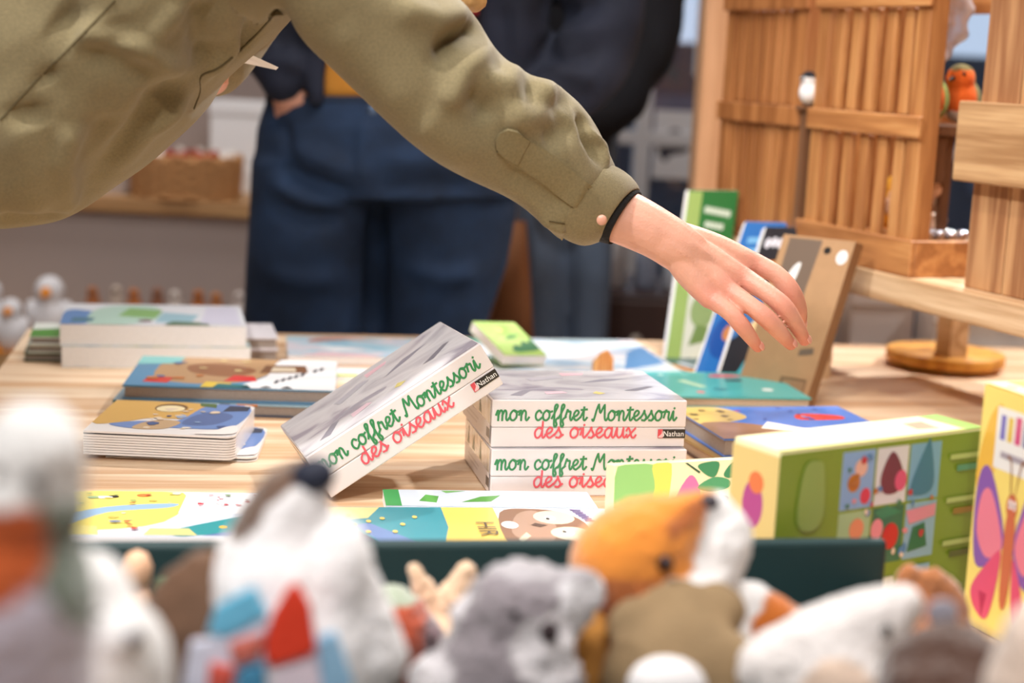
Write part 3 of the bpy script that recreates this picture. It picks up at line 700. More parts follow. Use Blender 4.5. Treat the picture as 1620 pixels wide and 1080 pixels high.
# --- board books
def rounded(w_, d_, r, n=5):
    pts = []
    for cx, cy, a0 in ((w_ - r, r, -90), (w_ - r, d_ - r, 0)):
        for i in range(n + 1):
            a = math.radians(a0 + 90 * i / n); pts.append((cx + r * math.cos(a), cy + r * math.sin(a)))
    pts += [(0, d_), (0, 0)]; return pts
def prism(nm, pts, z0, z1, m, parent):
    n = len(pts); v = [(x, y, z0) for x, y in pts] + [(x, y, z1) for x, y in pts]
    f = [tuple(range(n - 1, -1, -1)), tuple(range(n, 2 * n))] + [(i, (i + 1) % n, n + (i + 1) % n, n + i) for i in range(n)]
    return mesh(nm, v, f, m, parent)
def board_book(lb, P0, yaw, w_, d_, npg, th, holes, seed, group=None):
    t = thing('board_book', lb, 'book', P0, yaw, group)
    pts = rounded(w_, d_, .012)
    for k in range(npg):
        prism('board_page', pts, k * th + .0001, (k + 1) * th - .0006, WHITEB, t)
    fc = prism('front_cover', pts, npg * th + .0012, npg * th + .0034, WHITEB, t)
    prism('gap_shade', [(x * .985, y * .99 + .0008) for x, y in pts], npg * th - .0002, npg * th + .0012, mat('black_gap', (40, 34, 36), .8), t)  # dark filler standing in for the shade between cover and pages
    sh_ = [('p', (214, 170, 92), clip01([(0, .25), (.2, .3), (.35, .45), (.6, .5), (.62, .99), (0, .99)])), ('p', (110, 140, 196), [(.12, .22), (.3, .35), (.55, .42), (.68, .95), (.97, .93), (.97, .4), (.85, .2), (.5, .18), (.3, .12)]),
           ('p', (88, 110, 160), [(.6, .3), (.8, .32), (.9, .6), (.75, .75), (.62, .55)]), ('p', (196, 164, 126), [(.3, .12), (.5, .14), (.58, .35), (.45, .42), (.33, .3)]), ('p', (84, 110, 60), [(.62, .9), (.74, .86), (.72, .99), (.6, .99)]), ('p', (58, 64, 84), [(.8, .75), (.97, .8), (.97, .95), (.82, .95)])]
    if holes: sh_ += [('e', (120, 84, 40), .43, .8, .115, .14), ('e', (240, 224, 180), .43, .77, .10, .105)]
    sh_ += scatter(seed, 20, [(150, 176, 214), (70, 92, 140), (226, 206, 180), (236, 226, 216)], (.3, .15, .9, .8), (.015, .05))
    sh_ += [('p', (248, 240, 236), [(.72, .02), (.98, .06), (.97, .3), (.9, .25), (.84, .12)])]
    decal('cover_print', fc, (0, 0, npg * th + .0034), (w_, 0, 0), (0, d_, 0), sh_, base=False)
    return t
BB = atz(131, 726, TZ); yb = math.radians(1)
BB.z = TZ
board_book('lower board book whose blue cover corner shows under the upper one', BB + Vector((.022, .012, 0)), yb + .05, .165, .15, 1, .0021, False, 31)
board_book('thick white board book with blue and ochre cover and round cut-out', BB + Vector((0, 0, .0057)), yb, .165, .165, 8, .0029, True, 12)
# --- front-left flat book
P = atz(75, 862, TZ); P.z = TZ
book('picture_book', 'yellow, white and teal picture book lying at the front left of table', P, math.radians(8), .222, .155, .009, mat('pale_blue_cover', (216, 226, 240), .4, coat=.3), PAGE, spine='front', hard=False,
     art=[('p', (238, 220, 110), [(0, .3), (.1, .1), (.45, .3), (.5, .98), (0, .98)]), ('p', (150, 186, 220), [(.05, .2), (.2, .5), (.45, .62), (.47, .72), (.18, .62), (0, .35)]), ('p', (240, 226, 140), [(.02, .02), (.2, .02), (.18, .2), (.02, .22)]), ('p', (246, 246, 250), [(.5, .5), (.98, .5), (.98, .98), (.52, .98)]), ('p', (46, 150, 156), [(.5, .14), (.98, .62), (.98, .25), (.6, .02), (.5, .02)]),
          ('p', (222, 212, 140), [(.38, .02), (.6, .02), (.56, .16), (.4, .16)]), ('p', (100, 124, 176), [(.62, .02), (.98, .02), (.98, .2), (.75, .12)]), ('e', (240, 190, 70), .7, .2, .018, .03), ('e', (240, 190, 70), .8, .22, .018, .03), ('e', (240, 190, 70), .9, .18, .018, .03), ('p', (240, 180, 90), [(.9, .6), (.98, .7), (.98, .95), (.9, .85)]), ('e', (236, 130, 60), .33, .9, .03, .035), ('e', (40, 40, 40), .2, .86, .025, .03), ('e', (250, 250, 250), .16, .84, .04, .03)]
     + scatter(61, 10, [(236, 232, 200), (206, 190, 90), (160, 190, 140)], (.05, .3, .5, .95), (.01, .03)) + scatter(21, 26, [(200, 60, 80), (120, 150, 110), (230, 140, 150)], (.55, .6, .95, .92), (.008, .018)) + scatter(22, 6, [(110, 150, 90), (214, 120, 70)], (.05, .6, .45, .92), (.01, .02)) + scatter(23, 5, [(206, 70, 60), (90, 120, 180)], (.05, .1, .4, .3), (.015, .03)))
# --- starry book with yellow band and the owl
P = atz(548, 878, TZ); P2 = atz(985, 868, TZ)
def owl_map(sh_):
    fx = lambda x: float(np.interp(x, [0, .49, .645, 1], [0, .385, .565, .9])); out = []
    for q in sh_:
        q = list(q)
        if q[0] == 'p': q[2] = [(fx(a), b) for a, b in q[2]]
        elif q[0] == 'r': q[2] = fx(q[2]); q[4] = fx(q[4])
        else: r_ = (fx(q[2] + q[4]) - fx(q[2] - q[4])) / 2; q[2] = fx(q[2]); q[4] = r_
        out.append(tuple(q))
    return out
ow = book('picture_book', 'teal starry picture book with yellow band and brown owl cover', P + Vector((-.012, 0, 0)), math.radians(9), .29, .125, .010, mat('white_cover', (240, 240, 246), .38, coat=.35), PAGE, spine='front', hard=False,
     art=owl_map([('r', (64, 152, 166), .0, .0, .49, .999), ('p', (222, 214, 150), [(0, .62), (.16, .68), (.22, .99), (0, .99)]), ('p', (52, 60, 92), [(0, .0), (.2, .0), (.02, .7), (0, .7)]), ('p', (110, 140, 190), [(.2, .0), (.36, .0), (.16, .55), (.1, .5)]), ('p', (64, 152, 166), [(.47, .0), (.49, .0), (.52, .7), (.5, 1), (.44, 1)]),
          ('r', (246, 208, 104), .49, .0, .645, .999), ('p', (246, 208, 104), [(.45, 0), (.5, 0), (.5, .6)]), ('p', (140, 98, 72), [(.645, .0), (.66, .85), (.78, .97), (.9, .85), (.955, .5), (.9, .1), (.8, .0)]), ('p', (176, 140, 118), [(.67, .3), (.72, .8), (.8, .9), (.84, .5), (.8, .1), (.72, .05)]),
          ('e', (226, 214, 190), .85, .72, .075, .19), ('e', (226, 214, 190), .88, .28, .075, .18), ('e', (250, 250, 248), .835, .7, .02, .07), ('e', (250, 250, 248), .87, .3, .02, .07), ('e', (20, 18, 18), .825, .68, .007, .03), ('e', (20, 18, 18), .857, .32, .007, .03), ('p', (80, 52, 36), [(.77, .56), (.81, .5), (.78, .44), (.75, .5)]), ('e', (250, 250, 250), .675, .5, .03, .1), ('p', (222, 206, 180), [(.69, .05), (.73, .2), (.72, .3), (.68, .12)])]
     + [('e', (248, 208, 110), x, y, .011, .036) for x, y in ((.1, .5), (.16, .58), (.22, .66), (.15, .3), (.3, .5), (.08, .75), (.36, .7), (.26, .3))]
     + [('p', (96, 70, 150), [(.925 + .006 * k, .95 - .06 * k), (.965 + .005 * k, .93 - .06 * k), (.966 + .005 * k, .9 - .06 * k), (.926 + .006 * k, .92 - .06 * k)]) for k in range(6)]))
fcv = [c for c in ow.children if c.name.startswith('front_cover')][0]
font_text('cover_lettering', 'HIR', fcv, (.139, .070, .0115), (0, -1, 0), (0, 0, 1), .026, pcol((84, 72, 62)), 1.15).location = (0, 0, 0)
# --- white and green book behind it
P = atz(610, 815, TZ); P.z = TZ
book('picture_book', 'white picture book with green leaves behind the owl book', P, math.radians(8), .215, .062, .010, mat('ice_cover', (222, 232, 244), .38, coat=.35), PAGE, spine='front', hard=False,
     art=[('r', (70, 166, 92), 0, 0, .075, .999), ('p', (96, 170, 80), [(.16, .3), (.2, .7), (.26, .6), (.24, .2)]), ('p', (96, 170, 80), [(.36, .25), (.46, .6), (.56, .7), (.5, .3)]), ('p', (246, 248, 252), [(.6, .05), (.98, .05), (.98, .95), (.62, .9)]), ('p', (130, 190, 110), [(.3, .8), (.4, .95), (.28, .95)])])
# --- teal and blue books on the right
P = atz(1062, 664, TZ); P.z = TZ
RB = atz(1150, 748, TZ); RB.z = TZ; yr = math.radians(17)
book('hardcover_album', 'lower brown and gold album under the blue one at the right', RB + Vector((-.012, 0, 0)), yr, .23, .17, .016, mat('gold_brown', (160, 126, 72), .4, coat=.3), PAGEB, spine='right', back_mat=mat('brown_board', (92, 66, 54), .5), art=scatter(51, 14, [(90, 70, 50), (206, 176, 96), (60, 50, 44)], r=(.03, .08)))
book('hardcover_album', 'blue album with gold corner and red shape lying on another album', RB + Vector((-.005, .006, .0162)), yr - .03, .225, .17, .022, mat('royal_blue', (70, 120, 205), .38, coat=.35), PAGEG, spine='right', back_mat=mat('royal_blue', (70, 120, 205), .38),
     art=[('p', (214, 184, 104), [(.0, .45), (.3, .6), (.33, .8), (.25, .99), (0, .99)]), ('p', (150, 110, 84), [(0, .0), (.42, .0), (.4, .3), (.2, .5), (0, .45)]), ('p', (240, 236, 226), [(.3, .3), (.55, .1), (.6, .2), (.4, .5)]), ('p', (214, 60, 60), [(.62, .55), (.86, .55), (.88, .68), (.7, .75), (.62, .68)]), ('e', (190, 60, 140), .34, .86, .02, .02)] + scatter(52, 10, [(110, 80, 50), (96, 74, 46)], (.02, .55, .25, .95), (.015, .03)) + scatter(53, 8, [(120, 170, 230), (50, 90, 180)], (.4, .3, .95, .95), (.015, .03)))
# teal hardcover behind
P = atz(1052, 663, TZ); P.z = TZ
for k in range(2):
    book('hardcover_album', ['beige bottom album of the pile below the teal storybook', 'teal storybook with red and white dots on the right pile'][k], P + Vector((.0, .0, .0152 * k)), math.radians(10.5), .2, .175, .015, [mat('beige_board', (214, 190, 170), .5), mat('teal_cloth', (70, 172, 172), .4, coat=.3)][k], PAGEB, spine='back',
         art=() if k == 0 else [('p', (214, 84, 90), [(.5, .8), (.62, .78), (.74, .82), (.7, .9), (.55, .9)]), ('r', (70, 50, 54), .58, .62, .7, .7), ('p', (190, 220, 190), [(.22, .62), (.28, .66), (.38, .4), (.33, .36)]), ('e', (232, 240, 240), .78, .3, .04, .05), ('e', (222, 100, 110), .28, .18, .03, .04), ('p', (226, 214, 206), [(0, 0), (.1, 0), (.06, .15), (0, .2)]), ('e', (210, 236, 226), .16, .85, .02, .03), ('e', (52, 140, 146), .45, .3, .05, .05)])
# --- large pale blue picture books behind the boxes
P = atz(757, 604, TZ); P.z = TZ
book('large_picture_book', 'large pale blue watercolour picture book lying behind the white boxes', P, math.radians(12), .31, .29, .014, wash('sky_wash', [(120, 170, 220), (196, 220, 240), (238, 242, 248), (238, 232, 240), (180, 208, 236)], 7, stretch=(1, 2.5, 1)), PAGE, spine='back',
     art=[('p', (120, 190, 170), [(0, .8), (.3, .85), (.3, .99), (0, .99)]), ('p', (90, 150, 210), [(.72, .1), (.98, .3), (.98, .8), (.86, .6)]), ('p', (190, 212, 220), [(.55, .9), (.9, .9), (.9, .99), (.5, .99)])])
P = atz(1010, 606, TZ); P.z = TZ
book('picture_book', 'dark teal picture book with orange and white stripes beside the pale blue one', Vector((P.x + .04, P.y - .012, TZ)), math.radians(14), .115, .16, .012, mat('dark_teal', (30, 84, 98), .35, coat=.4), PAGE, spine='back',
     art=[('p', (232, 136, 52), [(.25, .72), (.34, .76), (.62, .26), (.5, .2)]), ('p', (206, 214, 236), [(.46, .74), (.54, .78), (.9, .22), (.78, .18)]), ('p', (60, 130, 180), [(0, .6), (.3, .85), (.2, .98), (0, .98)]), ('r', (26, 30, 40), .02, .02, .98, .16), ('p', (70, 160, 140), [(0, .16), (.25, .16), (.1, .4), (0, .4)])])
P = atz(436, 578, TZ); P.z = TZ
book('magazine', 'pale blue and pink picture book lying behind the hardcover albums', P + Vector((.015, .02, 0)), math.radians(9), .23, .17, .012, wash('ice_pink', [(120, 176, 206), (176, 210, 226), (226, 214, 222), (150, 196, 220)], 12), PAGE, spine='back', hard=False,
     art=[('p', (186, 110, 84), [(.15, .7), (.4, .85), (.62, .8), (.4, .95), (.2, .9)]), ('p', (236, 200, 206), [(.1, .0), (.6, .0), (.5, .16), (.2, .2)]), ('p', (240, 240, 244), [(.2, .45), (.35, .5), (.5, .3), (.3, .25)])])
P = atz(425, 588, TZ)
book('white_booklet', 'thin white booklet lying in front of the pale blue picture book', Vector((P.x + .012, P.y - .052, TZ)), math.radians(6), .15, .07, .006, mat('white_cover', (240, 240, 246), .38), PAGE, spine='back', hard=False, art=[('r', (204, 214, 80), .6, .05, .8, .3)])
# --- lime leaf card box behind tilted box
def slab4(nm, lb, cat, BL, BR, TL, th, m, art=(), name2='box_body', prints=None, side_mat=None):
    """upright or leaning slab given three front-face corners (world) and thickness away from viewer"""
    BL = Vector(BL); BR = Vector(BR); TL = Vector(TL); U = BR - BL; V = TL - BL; N = U.cross(V).normalized()
    if N.y > 0: N = -N
    t = thing(nm, lb, cat, (BL.x, BL.y, min(BL.z, BR.z)))
    O = BL - t.location; D = -N * th
    cs = [O, O + U, O + U + V, O + V]; v = cs + [c + D for c in cs]
    o = mesh(name2, v, [(0, 1, 2, 3), (5, 4, 7, 6), (4, 0, 3, 7), (1, 5, 6, 2), (3, 2, 6, 7), (4, 5, 1, 0)], m if not side_mat else [m, side_mat], t)
    if side_mat: o.data.polygons.foreach_set('material_index', [0, 0, 1, 1, 1, 1])
    b = o.modifiers.new('bevel', 'BEVEL'); b.width = min(.0012, th * .2); b.segments = 2
    if art: decal('face_print', o, O, U, V, list(art))
    return t, o, O, U, V, N, D
lc = book('leaf_card_box', 'lime green card box with fern leaves propped behind the tilted white box', Vector((0, 0, 0)), 0, .075, .10, .016, wash('lime', [(150, 196, 90), (178, 212, 120), (196, 222, 140)], 20), PAGE, hard=False, cat='box',
     art=[('e', (230, 170, 140), .45, .75, .07, .05), ('p', (60, 120, 80), [(.3, .1), (.45, .3), (.6, .28), (.7, .42), (.85, .38), (.95, .5), (.97, .2), (.7, .12)]), ('p', (90, 150, 84), [(.35, .45), (.6, .5), (.8, .62), (.55, .6)])])
Pc = atz(770, 586, TZ); lc.location = Vector((Pc.x + .022, Pc.y - .06, TZ + .016)); lc.rotation_euler = (math.radians(20), math.radians(4), math.radians(34)); lc.location.z = TZ + .021
# wooden clip
wc = thing('wooden_peg_figure', 'small natural wooden house figure standing on the pale blue book', 'figurine', atz(955, 588, TZ + .014), .2)
v = [(-.015, 0, 0), (.014, 0, 0), (.014, 0, .020), (.006, 0, .031), (-.004, 0, .026), (-.015, 0, .012)]
v += [(x, .012, z) for x, y, z in v]
mesh('figure_body', v, [(0, 1, 2, 3, 4, 5), (11, 10, 9, 8, 7, 6)] + [(i, 6 + i, 6 + (i + 1) % 6, (i + 1) % 6) for i in range(6)], wood('peg_wood', (232, 180, 120), (200, 130, 70), axis=2, scale=40), wc)

# ================================================================== white boxed sets
GREEN = pcol((52, 140, 86)); RED = pcol((232, 92, 106)); BLK = pcol((36, 32, 34)); WHT = pcol((246, 246, 246))
BW, BD, BH = .2125, .165, .0508
SPINE = mat('box_white', (236, 228, 228), .3, coat=.6)
def coffret(lb, group='white boxed bird sets'):
    t = thing('boxed_set', lb, 'box', (0, 0, 0), 0, group)
    feather = wash('feather_wash', [(198, 192, 200), (220, 216, 222), (240, 237, 240), (228, 223, 228), (184, 176, 188)], 9, .2, .8, stretch=(1, 1.8, 1))
    base = box('box_base', (0, 0, 0), (BW, BD, BH * .42), SPINE, t, .0012)
    lid = box('box_lid', (-.0004, -.0004, BH * .42 + .0002), (BW + .0004, BD + .0004, BH), SPINE, t, .0014)
    decal('lid_print', lid, (.001, .003, BH), (BW - .002, 0, 0), (0, BD - .004, 0), [('r', feather, 0, 0, 1, 1), ('p', (168, 162, 172), [(.2, .3), (.35, .4), (.52, .36), (.5, .3), (.34, .33)]), ('p', (150, 146, 158), [(.55, .55), (.7, .7), (.86, .72), (.72, .62)]), ('p', (150, 146, 156), [(.1, .12), (.2, .3), (.24, .28), (.16, .1)]), ('p', (232, 190, 200), [(.5, .8), (.62, .84), (.64, .9), (.5, .9)]), ('p', (130, 126, 136), [(.74, .3), (.9, .45), (.93, .43), (.8, .28)]), ('p', (222, 206, 130), [(.55, .2), (.58, .26), (.62, .2), (.58, .16)]), ('p', (190, 186, 194), [(.3, .6), (.5, .72), (.46, .8), (.28, .7)]), ('p', (226, 196, 206), [(.3, .15), (.42, .2), (.4, .26), (.3, .24)])])
    # front spine: lettering across both halves
    script_text('title_lettering', 'mon coffret Montessori', lid, (BW * .018, -.0006, BH * .575), (1, 0, 0), (0, -1, 0), .0105, BW * .93, GREEN, .0022)
    script_text('subtitle_lettering', 'des oiseaux', lid, (BW * .215, -.0006, BH * .205), (1, 0, 0), (0, -1, 0), .0108, BW * .525, RED, .0021)
    lg = decal('logo_block', lid, (BW * .855, -.0006, BH * .195), (BW * .145, 0, 0), (0, 0, BH * .19), [('r', (36, 32, 34), .0, 0, 1, 1), ('p', (224, 80, 92), [(0, 0), (.18, 0), (.18, 1), (0, 1)]), ('p', (246, 200, 204), [(.02, .1), (.14, .5), (.16, .9), (.2, .5), (.2, .1)])])
    font_text('logo_lettering', 'Nathan', lid, (BW * .882, -.0008, BH * .235), (1, 0, 0), (0, -1, 0), .0085, WHT, .94)
    # left side: photographs of grass, small print and code-free label
    side = wash('side_print', [(196, 190, 182), (170, 162, 140), (226, 220, 216), (150, 146, 120)], 26, .22, .8, stretch=(1, 1, .35))
    decal('side_print', lid, (-.0006, BD * .97, .002), (0, -BD * .94, 0), (0, 0, BH - .004), [('r', side, .02, .45, .98, 1), ('r', (222, 214, 212), 0, 0, 1, .45), ('r', (60, 54, 54), .88, .12, .99, .34), ('r', (196, 186, 184), .15, .15, .55, .2), ('r', (196, 186, 184), .15, .26, .6, .31), ('p', (90, 110, 60), [(.1, .5), (.14, .95), (.18, .5)]), ('p', (100, 116, 70), [(.3, .5), (.36, .9), (.4, .5)]), ('p', (100, 116, 70), [(.6, .5), (.62, .95), (.68, .5)])], lift=.0002)
    return t
b1 = coffret('lower white box lettered in green and pink, bottom of the stack')
P = atz(775, 785, TZ); b1.location = (P.x, P.y, TZ); b1.rotation_euler = (0, 0, math.radians(11.5))
b2 = coffret('upper white box lettered in green and pink, level on top of the stack')
b2.location = (P.x - .0015, P.y + .006, TZ + BH + .0008); b2.rotation_euler = (0, 0, math.radians(12.5))
b3 = coffret('tilted white box lettered in green and pink, leaning on the stack')
Dv = Vector((-.288, .148, .947)).normalized(); Wv = Vector((.835, .55, .168)); Wv = (Wv - Dv * Wv.dot(Dv)).normalized(); 
tow = lambda c: (R2 * c.x + U2 * c.y + _F * c.z).normalized()
Wx, Dy = tow(Wv), tow(Dv); Hz = Wx.cross(Dy)
cdist = 1.615
Pr = aty(797, 607, cdist)
for _ in range(40):
    O3 = Pr - Wx * BW
    low = min((O3 + Dy * BD * b).z for b in (0, 1))
    cdist += (low - TZ - .001) * 2.0; Pr = aty(797, 607, cdist)
O3 = Pr - Wx * BW
print('tilted box depth', cdist, 'corner', O3)
mt = Matrix((Wx, Dy, Hz)).transposed().to_4x4(); mt.translation = O3; b3.matrix_world = mt
# --- flower card box
Pf = aty(968, 866, 1.52); Pf.z = TZ
P1 = aty(1176, 866, 1.575); P1.z = TZ
tp = aty(967, 730, 1.545)
slab4('flower_card_box', 'pale yellow card box with green clover and pink flower', 'box', Pf, P1, Vector((Pf.x - .001, Pf.y + .012, tp.z)), .02, mat('pale_yellow', (246, 238, 200), .4, coat=.3),
      art=[('p', (150, 208, 130), [(.02, .35), (.02, .98), (.28, .98), (.3, .7), (.26, .35)]), ('p', (226, 226, 110), [(.27, .35), (.3, .7), (.28, .98), (.42, .98), (.38, .35)]), ('p', (196, 222, 96), [(.02, .02), (.6, .02), (.36, .35), (.02, .35)]), ('p', (70, 156, 96), [(.02, .37), (.4, .36), (.4, .38), (.02, .4)]), ('e', (82, 164, 110), .24, .46, .06, .06), ('e', (82, 164, 110), .12, .44, .05, .05), ('p', (240, 120, 180), [(.46, .55), (.56, .82), (.63, .7), (.64, .5), (.56, .4), (.49, .45)]), ('p', (70, 110, 80), [(.3, .5), (.46, .54), (.46, .56), (.3, .52)]),
           ('p', (60, 140, 100), [(.62, .92), (.66, .97), (.78, .97), (.76, .8), (.7, .8)]), ('p', (60, 140, 100), [(.82, .82), (.9, .98), (.96, .9), (.95, .8), (.86, .76)]), ('p', (80, 160, 116), [(.62, .66), (.74, .78), (.86, .74), (.86, .64), (.74, .6)]), ('e', (110, 120, 80), .8, .5, .07, .05), ('p', (246, 180, 196), [(.4, .3), (.6, .32), (.56, .26), (.42, .25)]), ('p', (226, 150, 160), [(.22, .14), (.34, .17), (.3, .1)]), ('p', (50, 90, 70), [(.52, .98), (.54, .98), (.64, .86), (.63, .84)])])
# --- green puzzle box
Gc = atz(1235, 715, TZ + .155); Gc.z = TZ
gt = thing('puzzle_box', 'green children\'s game box with picture grid standing at the front right', 'box', Gc, math.radians(34))
GB = mat('leaf_green_card', (134, 160, 52), .42, coat=.25); CRM = mat('cream_card', (244, 238, 186), .45, coat=.2); TAN = mat('tan_side', (226, 200, 130), .45, coat=.2)
gw, gd, gh = .242, .056, .155
gb = box('box_body', (0, 0, 0), (gw, gd, gh), CRM, gt, .002)
grid = []
pal = [(140, 180, 226), (226, 228, 232), (128, 180, 214), (170, 200, 150), (60, 120, 90), (150, 190, 214)]
for r in range(2):
    for c in range(3):
        x0 = .29 + c * .165; y0 = .30 + (1 - r) * .335
        grid.append(('r', pal[r * 3 + c], x0, y0, x0 + .155, y0 + .32))
decal('front_print', gb, (0, 0, 0), (gw, 0, 0), (0, 0, gh), [('r', GB, 0, 0, 1, .985)] + grid + [
    ('e', (206, 130, 50), .35, .78, .03, .05), ('e', (240, 190, 170), .38, .86, .03, .05), ('e', (222, 70, 90), .41, .70, .025, .045), ('p', (120, 60, 70), [(.48, .8), (.53, .93), (.59, .8), (.57, .7), (.5, .7)]), ('e', (226, 90, 130), .58, .76, .03, .06), ('p', (70, 130, 160), [(.63, .7), (.7, .95), (.72, .95), (.75, .72), (.7, .66)]),
    ('e', (236, 150, 110), .38, .52, .035, .06), ('p', (100, 160, 90), [(.29, .3), (.44, .3), (.42, .42), (.32, .45)]), ('e', (210, 40, 44), .55, .45, .04, .075), ('e', (240, 150, 160), .48, .5, .03, .06), ('p', (60, 140, 100), [(.46, .6), (.52, .63), (.6, .58), (.5, .55)]), ('p', (230, 150, 170), [(.62, .58), (.77, .6), (.77, .53), (.64, .5)]), ('p', (56, 120, 84), [(.64, .34), (.66, .48), (.72, .5), (.74, .36)]),
    *scatter(77, 26, [(236, 150, 160), (200, 60, 70), (70, 130, 90), (240, 220, 200), (90, 140, 190), (190, 120, 60)], (.3, .32, .76, .94), (.008, .02), 1.6), ('p', (150, 176, 90), [(.09, .62), (.11, .9), (.17, .93), (.2, .88), (.21, .62), (.15, .55)]), ('r', (226, 230, 220), .5, .12, .58, .22), ('r', (150, 190, 220), .62, .06, .76, .26)]
    + [('r', (190, 206, 130), .82, .84 - .25 * k, .97, .87 - .25 * k) for k in range(3)] + [('r', [(90, 160, 130), (160, 120, 40), (90, 100, 40)][k], .86, .77 - .25 * k, .98, .805 - .25 * k) for k in range(3)])
decal('end_print', gb, (0, gd, 0), (0, -gd, 0), (0, 0, gh), [('r', TAN, .0, 0, 1, .97), ('e', (178, 66, 140), .5, .68, .22, .13), ('e', (226, 120, 70), .55, .8, .16, .06), ('e', (150, 170, 70), .5, .28, .3, .07), ('p', (170, 150, 90), [(.48, .35), (.52, .35), (.52, .56), (.48, .56)])])
decal('top_print', gb, (0, 0, gh), (gw, 0, 0), (0, gd, 0), [('r', (140, 186, 70), .9, 0, 1, 1), ('p', (236, 150, 120), [(.72, .3), (.82, .2), (.84, .7), (.74, .7)]), ('r', (214, 222, 130), 0, 0, .9, .08)])
# --- butterfly box
Bc = atz(1522, 980, TZ); Bc.z = TZ
bt = thing('butterfly_game_box', 'yellow game box with a pink and purple butterfly at the right edge', 'box', Bc, math.radians(-70))
bw_, bd_, bh_ = .108, .05, .206
YC = mat('soft_yellow_card', (246, 220, 120), .42, coat=.25)
bb = box('box_body', (0, 0, 0), (bw_, bd_, bh_), YC, bt, .002)
box('lid_rim', (-.002, .022, -.0), (bw_ + .002, bd_ + .002, bh_ + .0015), mat('lime_rim', (150, 190, 72), .42), bt, .001)
decal('front_print', bb, (0, 0, 0), (bw_, 0, 0), (0, 0, bh_), [('p', (240, 186, 70), [(.0, .62), (.1, .86), (.25, .94), (.3, .8), (.12, .55)]), ('p', (240, 180, 60), [(.7, .6), (.8, .95), (1, .95), (1, .55)]), ('p', (240, 180, 60), [(.8, .1), (.85, .3), (1, .32), (1, .08)]), ('r', (240, 236, 232), .2, .68, .72, .93),
    ('r', (120, 110, 190), .25, .80, .31, .9), ('r', (226, 190, 80), .34, .80, .4, .9), ('r', (214, 80, 130), .43, .80, .5, .91), ('r', (90, 90, 150), .53, .80, .58, .9), ('r', (190, 110, 70), .61, .80, .67, .9), ('r', (170, 160, 170), .28, .73, .64, .755),
    ('p', (140, 92, 170), [(.42, .42), (.2, .66), (.06, .64), (.03, .45), (.1, .26), (.3, .3)]), ('p', (236, 130, 150), [(.40, .4), (.22, .58), (.1, .55), (.08, .4), (.2, .31), (.34, .33)]), ('p', (140, 92, 170), [(.54, .42), (.7, .68), (.84, .7), (.9, .5), (.86, .28), (.66, .26)]), ('p', (236, 130, 150), [(.56, .4), (.7, .6), (.8, .58), (.82, .42), (.7, .3)]), ('p', (226, 84, 120), [(.4, .36), (.24, .28), (.08, .16), (.14, .08), (.3, .06), (.38, .2)]), ('p', (190, 50, 90), [(.18, .16), (.24, .05), (.28, .16)]), ('p', (226, 84, 120), [(.55, .34), (.6, .1), (.72, .03), (.7, .2), (.62, .3)]),
    ('p', (206, 110, 76), [(.44, .16), (.52, .16), (.55, .42), (.51, .54), (.45, .54), (.42, .42)]), ('e', (206, 110, 76), .48, .55, .065, .055), ('e', (255, 255, 255), .46, .56, .018, .02), ('e', (255, 255, 255), .51, .56, .018, .02), ('e', (30, 20, 20), .46, .558, .007, .008), ('e', (30, 20, 20), .51, .558, .007, .008),
    ('p', (150, 100, 60), [(.45, .6), (.42, .72), (.38, .74), (.385, .75), (.43, .73), (.46, .6)]), ('p', (150, 100, 60), [(.51, .6), (.55, .72), (.6, .74), (.6, .75), (.54, .73), (.505, .6)]), ('p', (240, 234, 226), [(.68, .04), (.72, .2), (.8, .22), (.82, .3), (.86, .3), (.87, .2), (.97, .18), (.97, .02)]), ('r', (226, 150, 110), .8, .12, .9, .18), ('r', (150, 150, 120), .74, .06, .92, .09)])
decal('top_print', bb, (0, 0, bh_ + .0005), (bw_, 0, 0), (0, .022, 0), [('r', (248, 242, 196), 0, .1, 1, 1), ('e', (236, 170, 100), .2, .5, .06, .2)])
# ================================================================== books standing against the shelf
def lean(nm, lb, px, Yb, th, m, art, cat='book', pages=None):
    BL = aty(*px[0], Yb[0]); BR = aty(*px[1], Yb[1]); TL = aty(*px[2], Yb[2])
    BL.z = TZ; BR.z = TZ
    return slab4(nm, lb, cat, BL, BR, TL, th, m, art, 'cover', side_mat=pages or PAGE)
lean('standing_book', 'tall green book with white title bands leaning beside the crates', ((1052, 572), (1132, 578), (1090, 300)), (2.52, 2.56, 2.60), .012, mat('dark_green_cover', (44, 120, 62), .4, coat=.3),
     [('r', (160, 190, 110), 0, 0, .28, .99), ('r', (220, 226, 214), .28, .0, .97, .55), *[('e', (206, 222, 206), .40 + .075 * k, .885 - .004 * k, .045, .022) for k in range(7)], *[('e', (206, 222, 206), .44 + .075 * k, .80 - .004 * k, .045, .020) for k in range(5)], ('r', (190, 214, 190), .38, .66, .86, .68), ('e', (150, 176, 120), .6, .3, .25, .1), ('p', (120, 150, 90), [(.4, .1), (.7, .12), (.8, .2), (.5, .22)])])
lean('standing_book', 'blue cover book with planet picture standing before the green book', ((1095, 600), (1180, 606), (1180, 350)), (2.38, 2.40, 2.50), .012, mat('bright_blue_cover', (40, 110, 186), .38, coat=.35),
     [('e', (30, 80, 160), .35, .28, .3, .14), ('e', (200, 130, 80), .36, .3, .1, .05), ('p', (60, 170, 190), [(.4, 0), (.99, 0), (.99, .25), (.6, .2)]), ('p', (210, 80, 76), [(.6, .28), (.9, .42), (.99, .5), (.7, .3)]), ('r', (120, 180, 226), .15, .86, .8, .9), ('r', (120, 180, 226), .15, .8, .7, .83)])
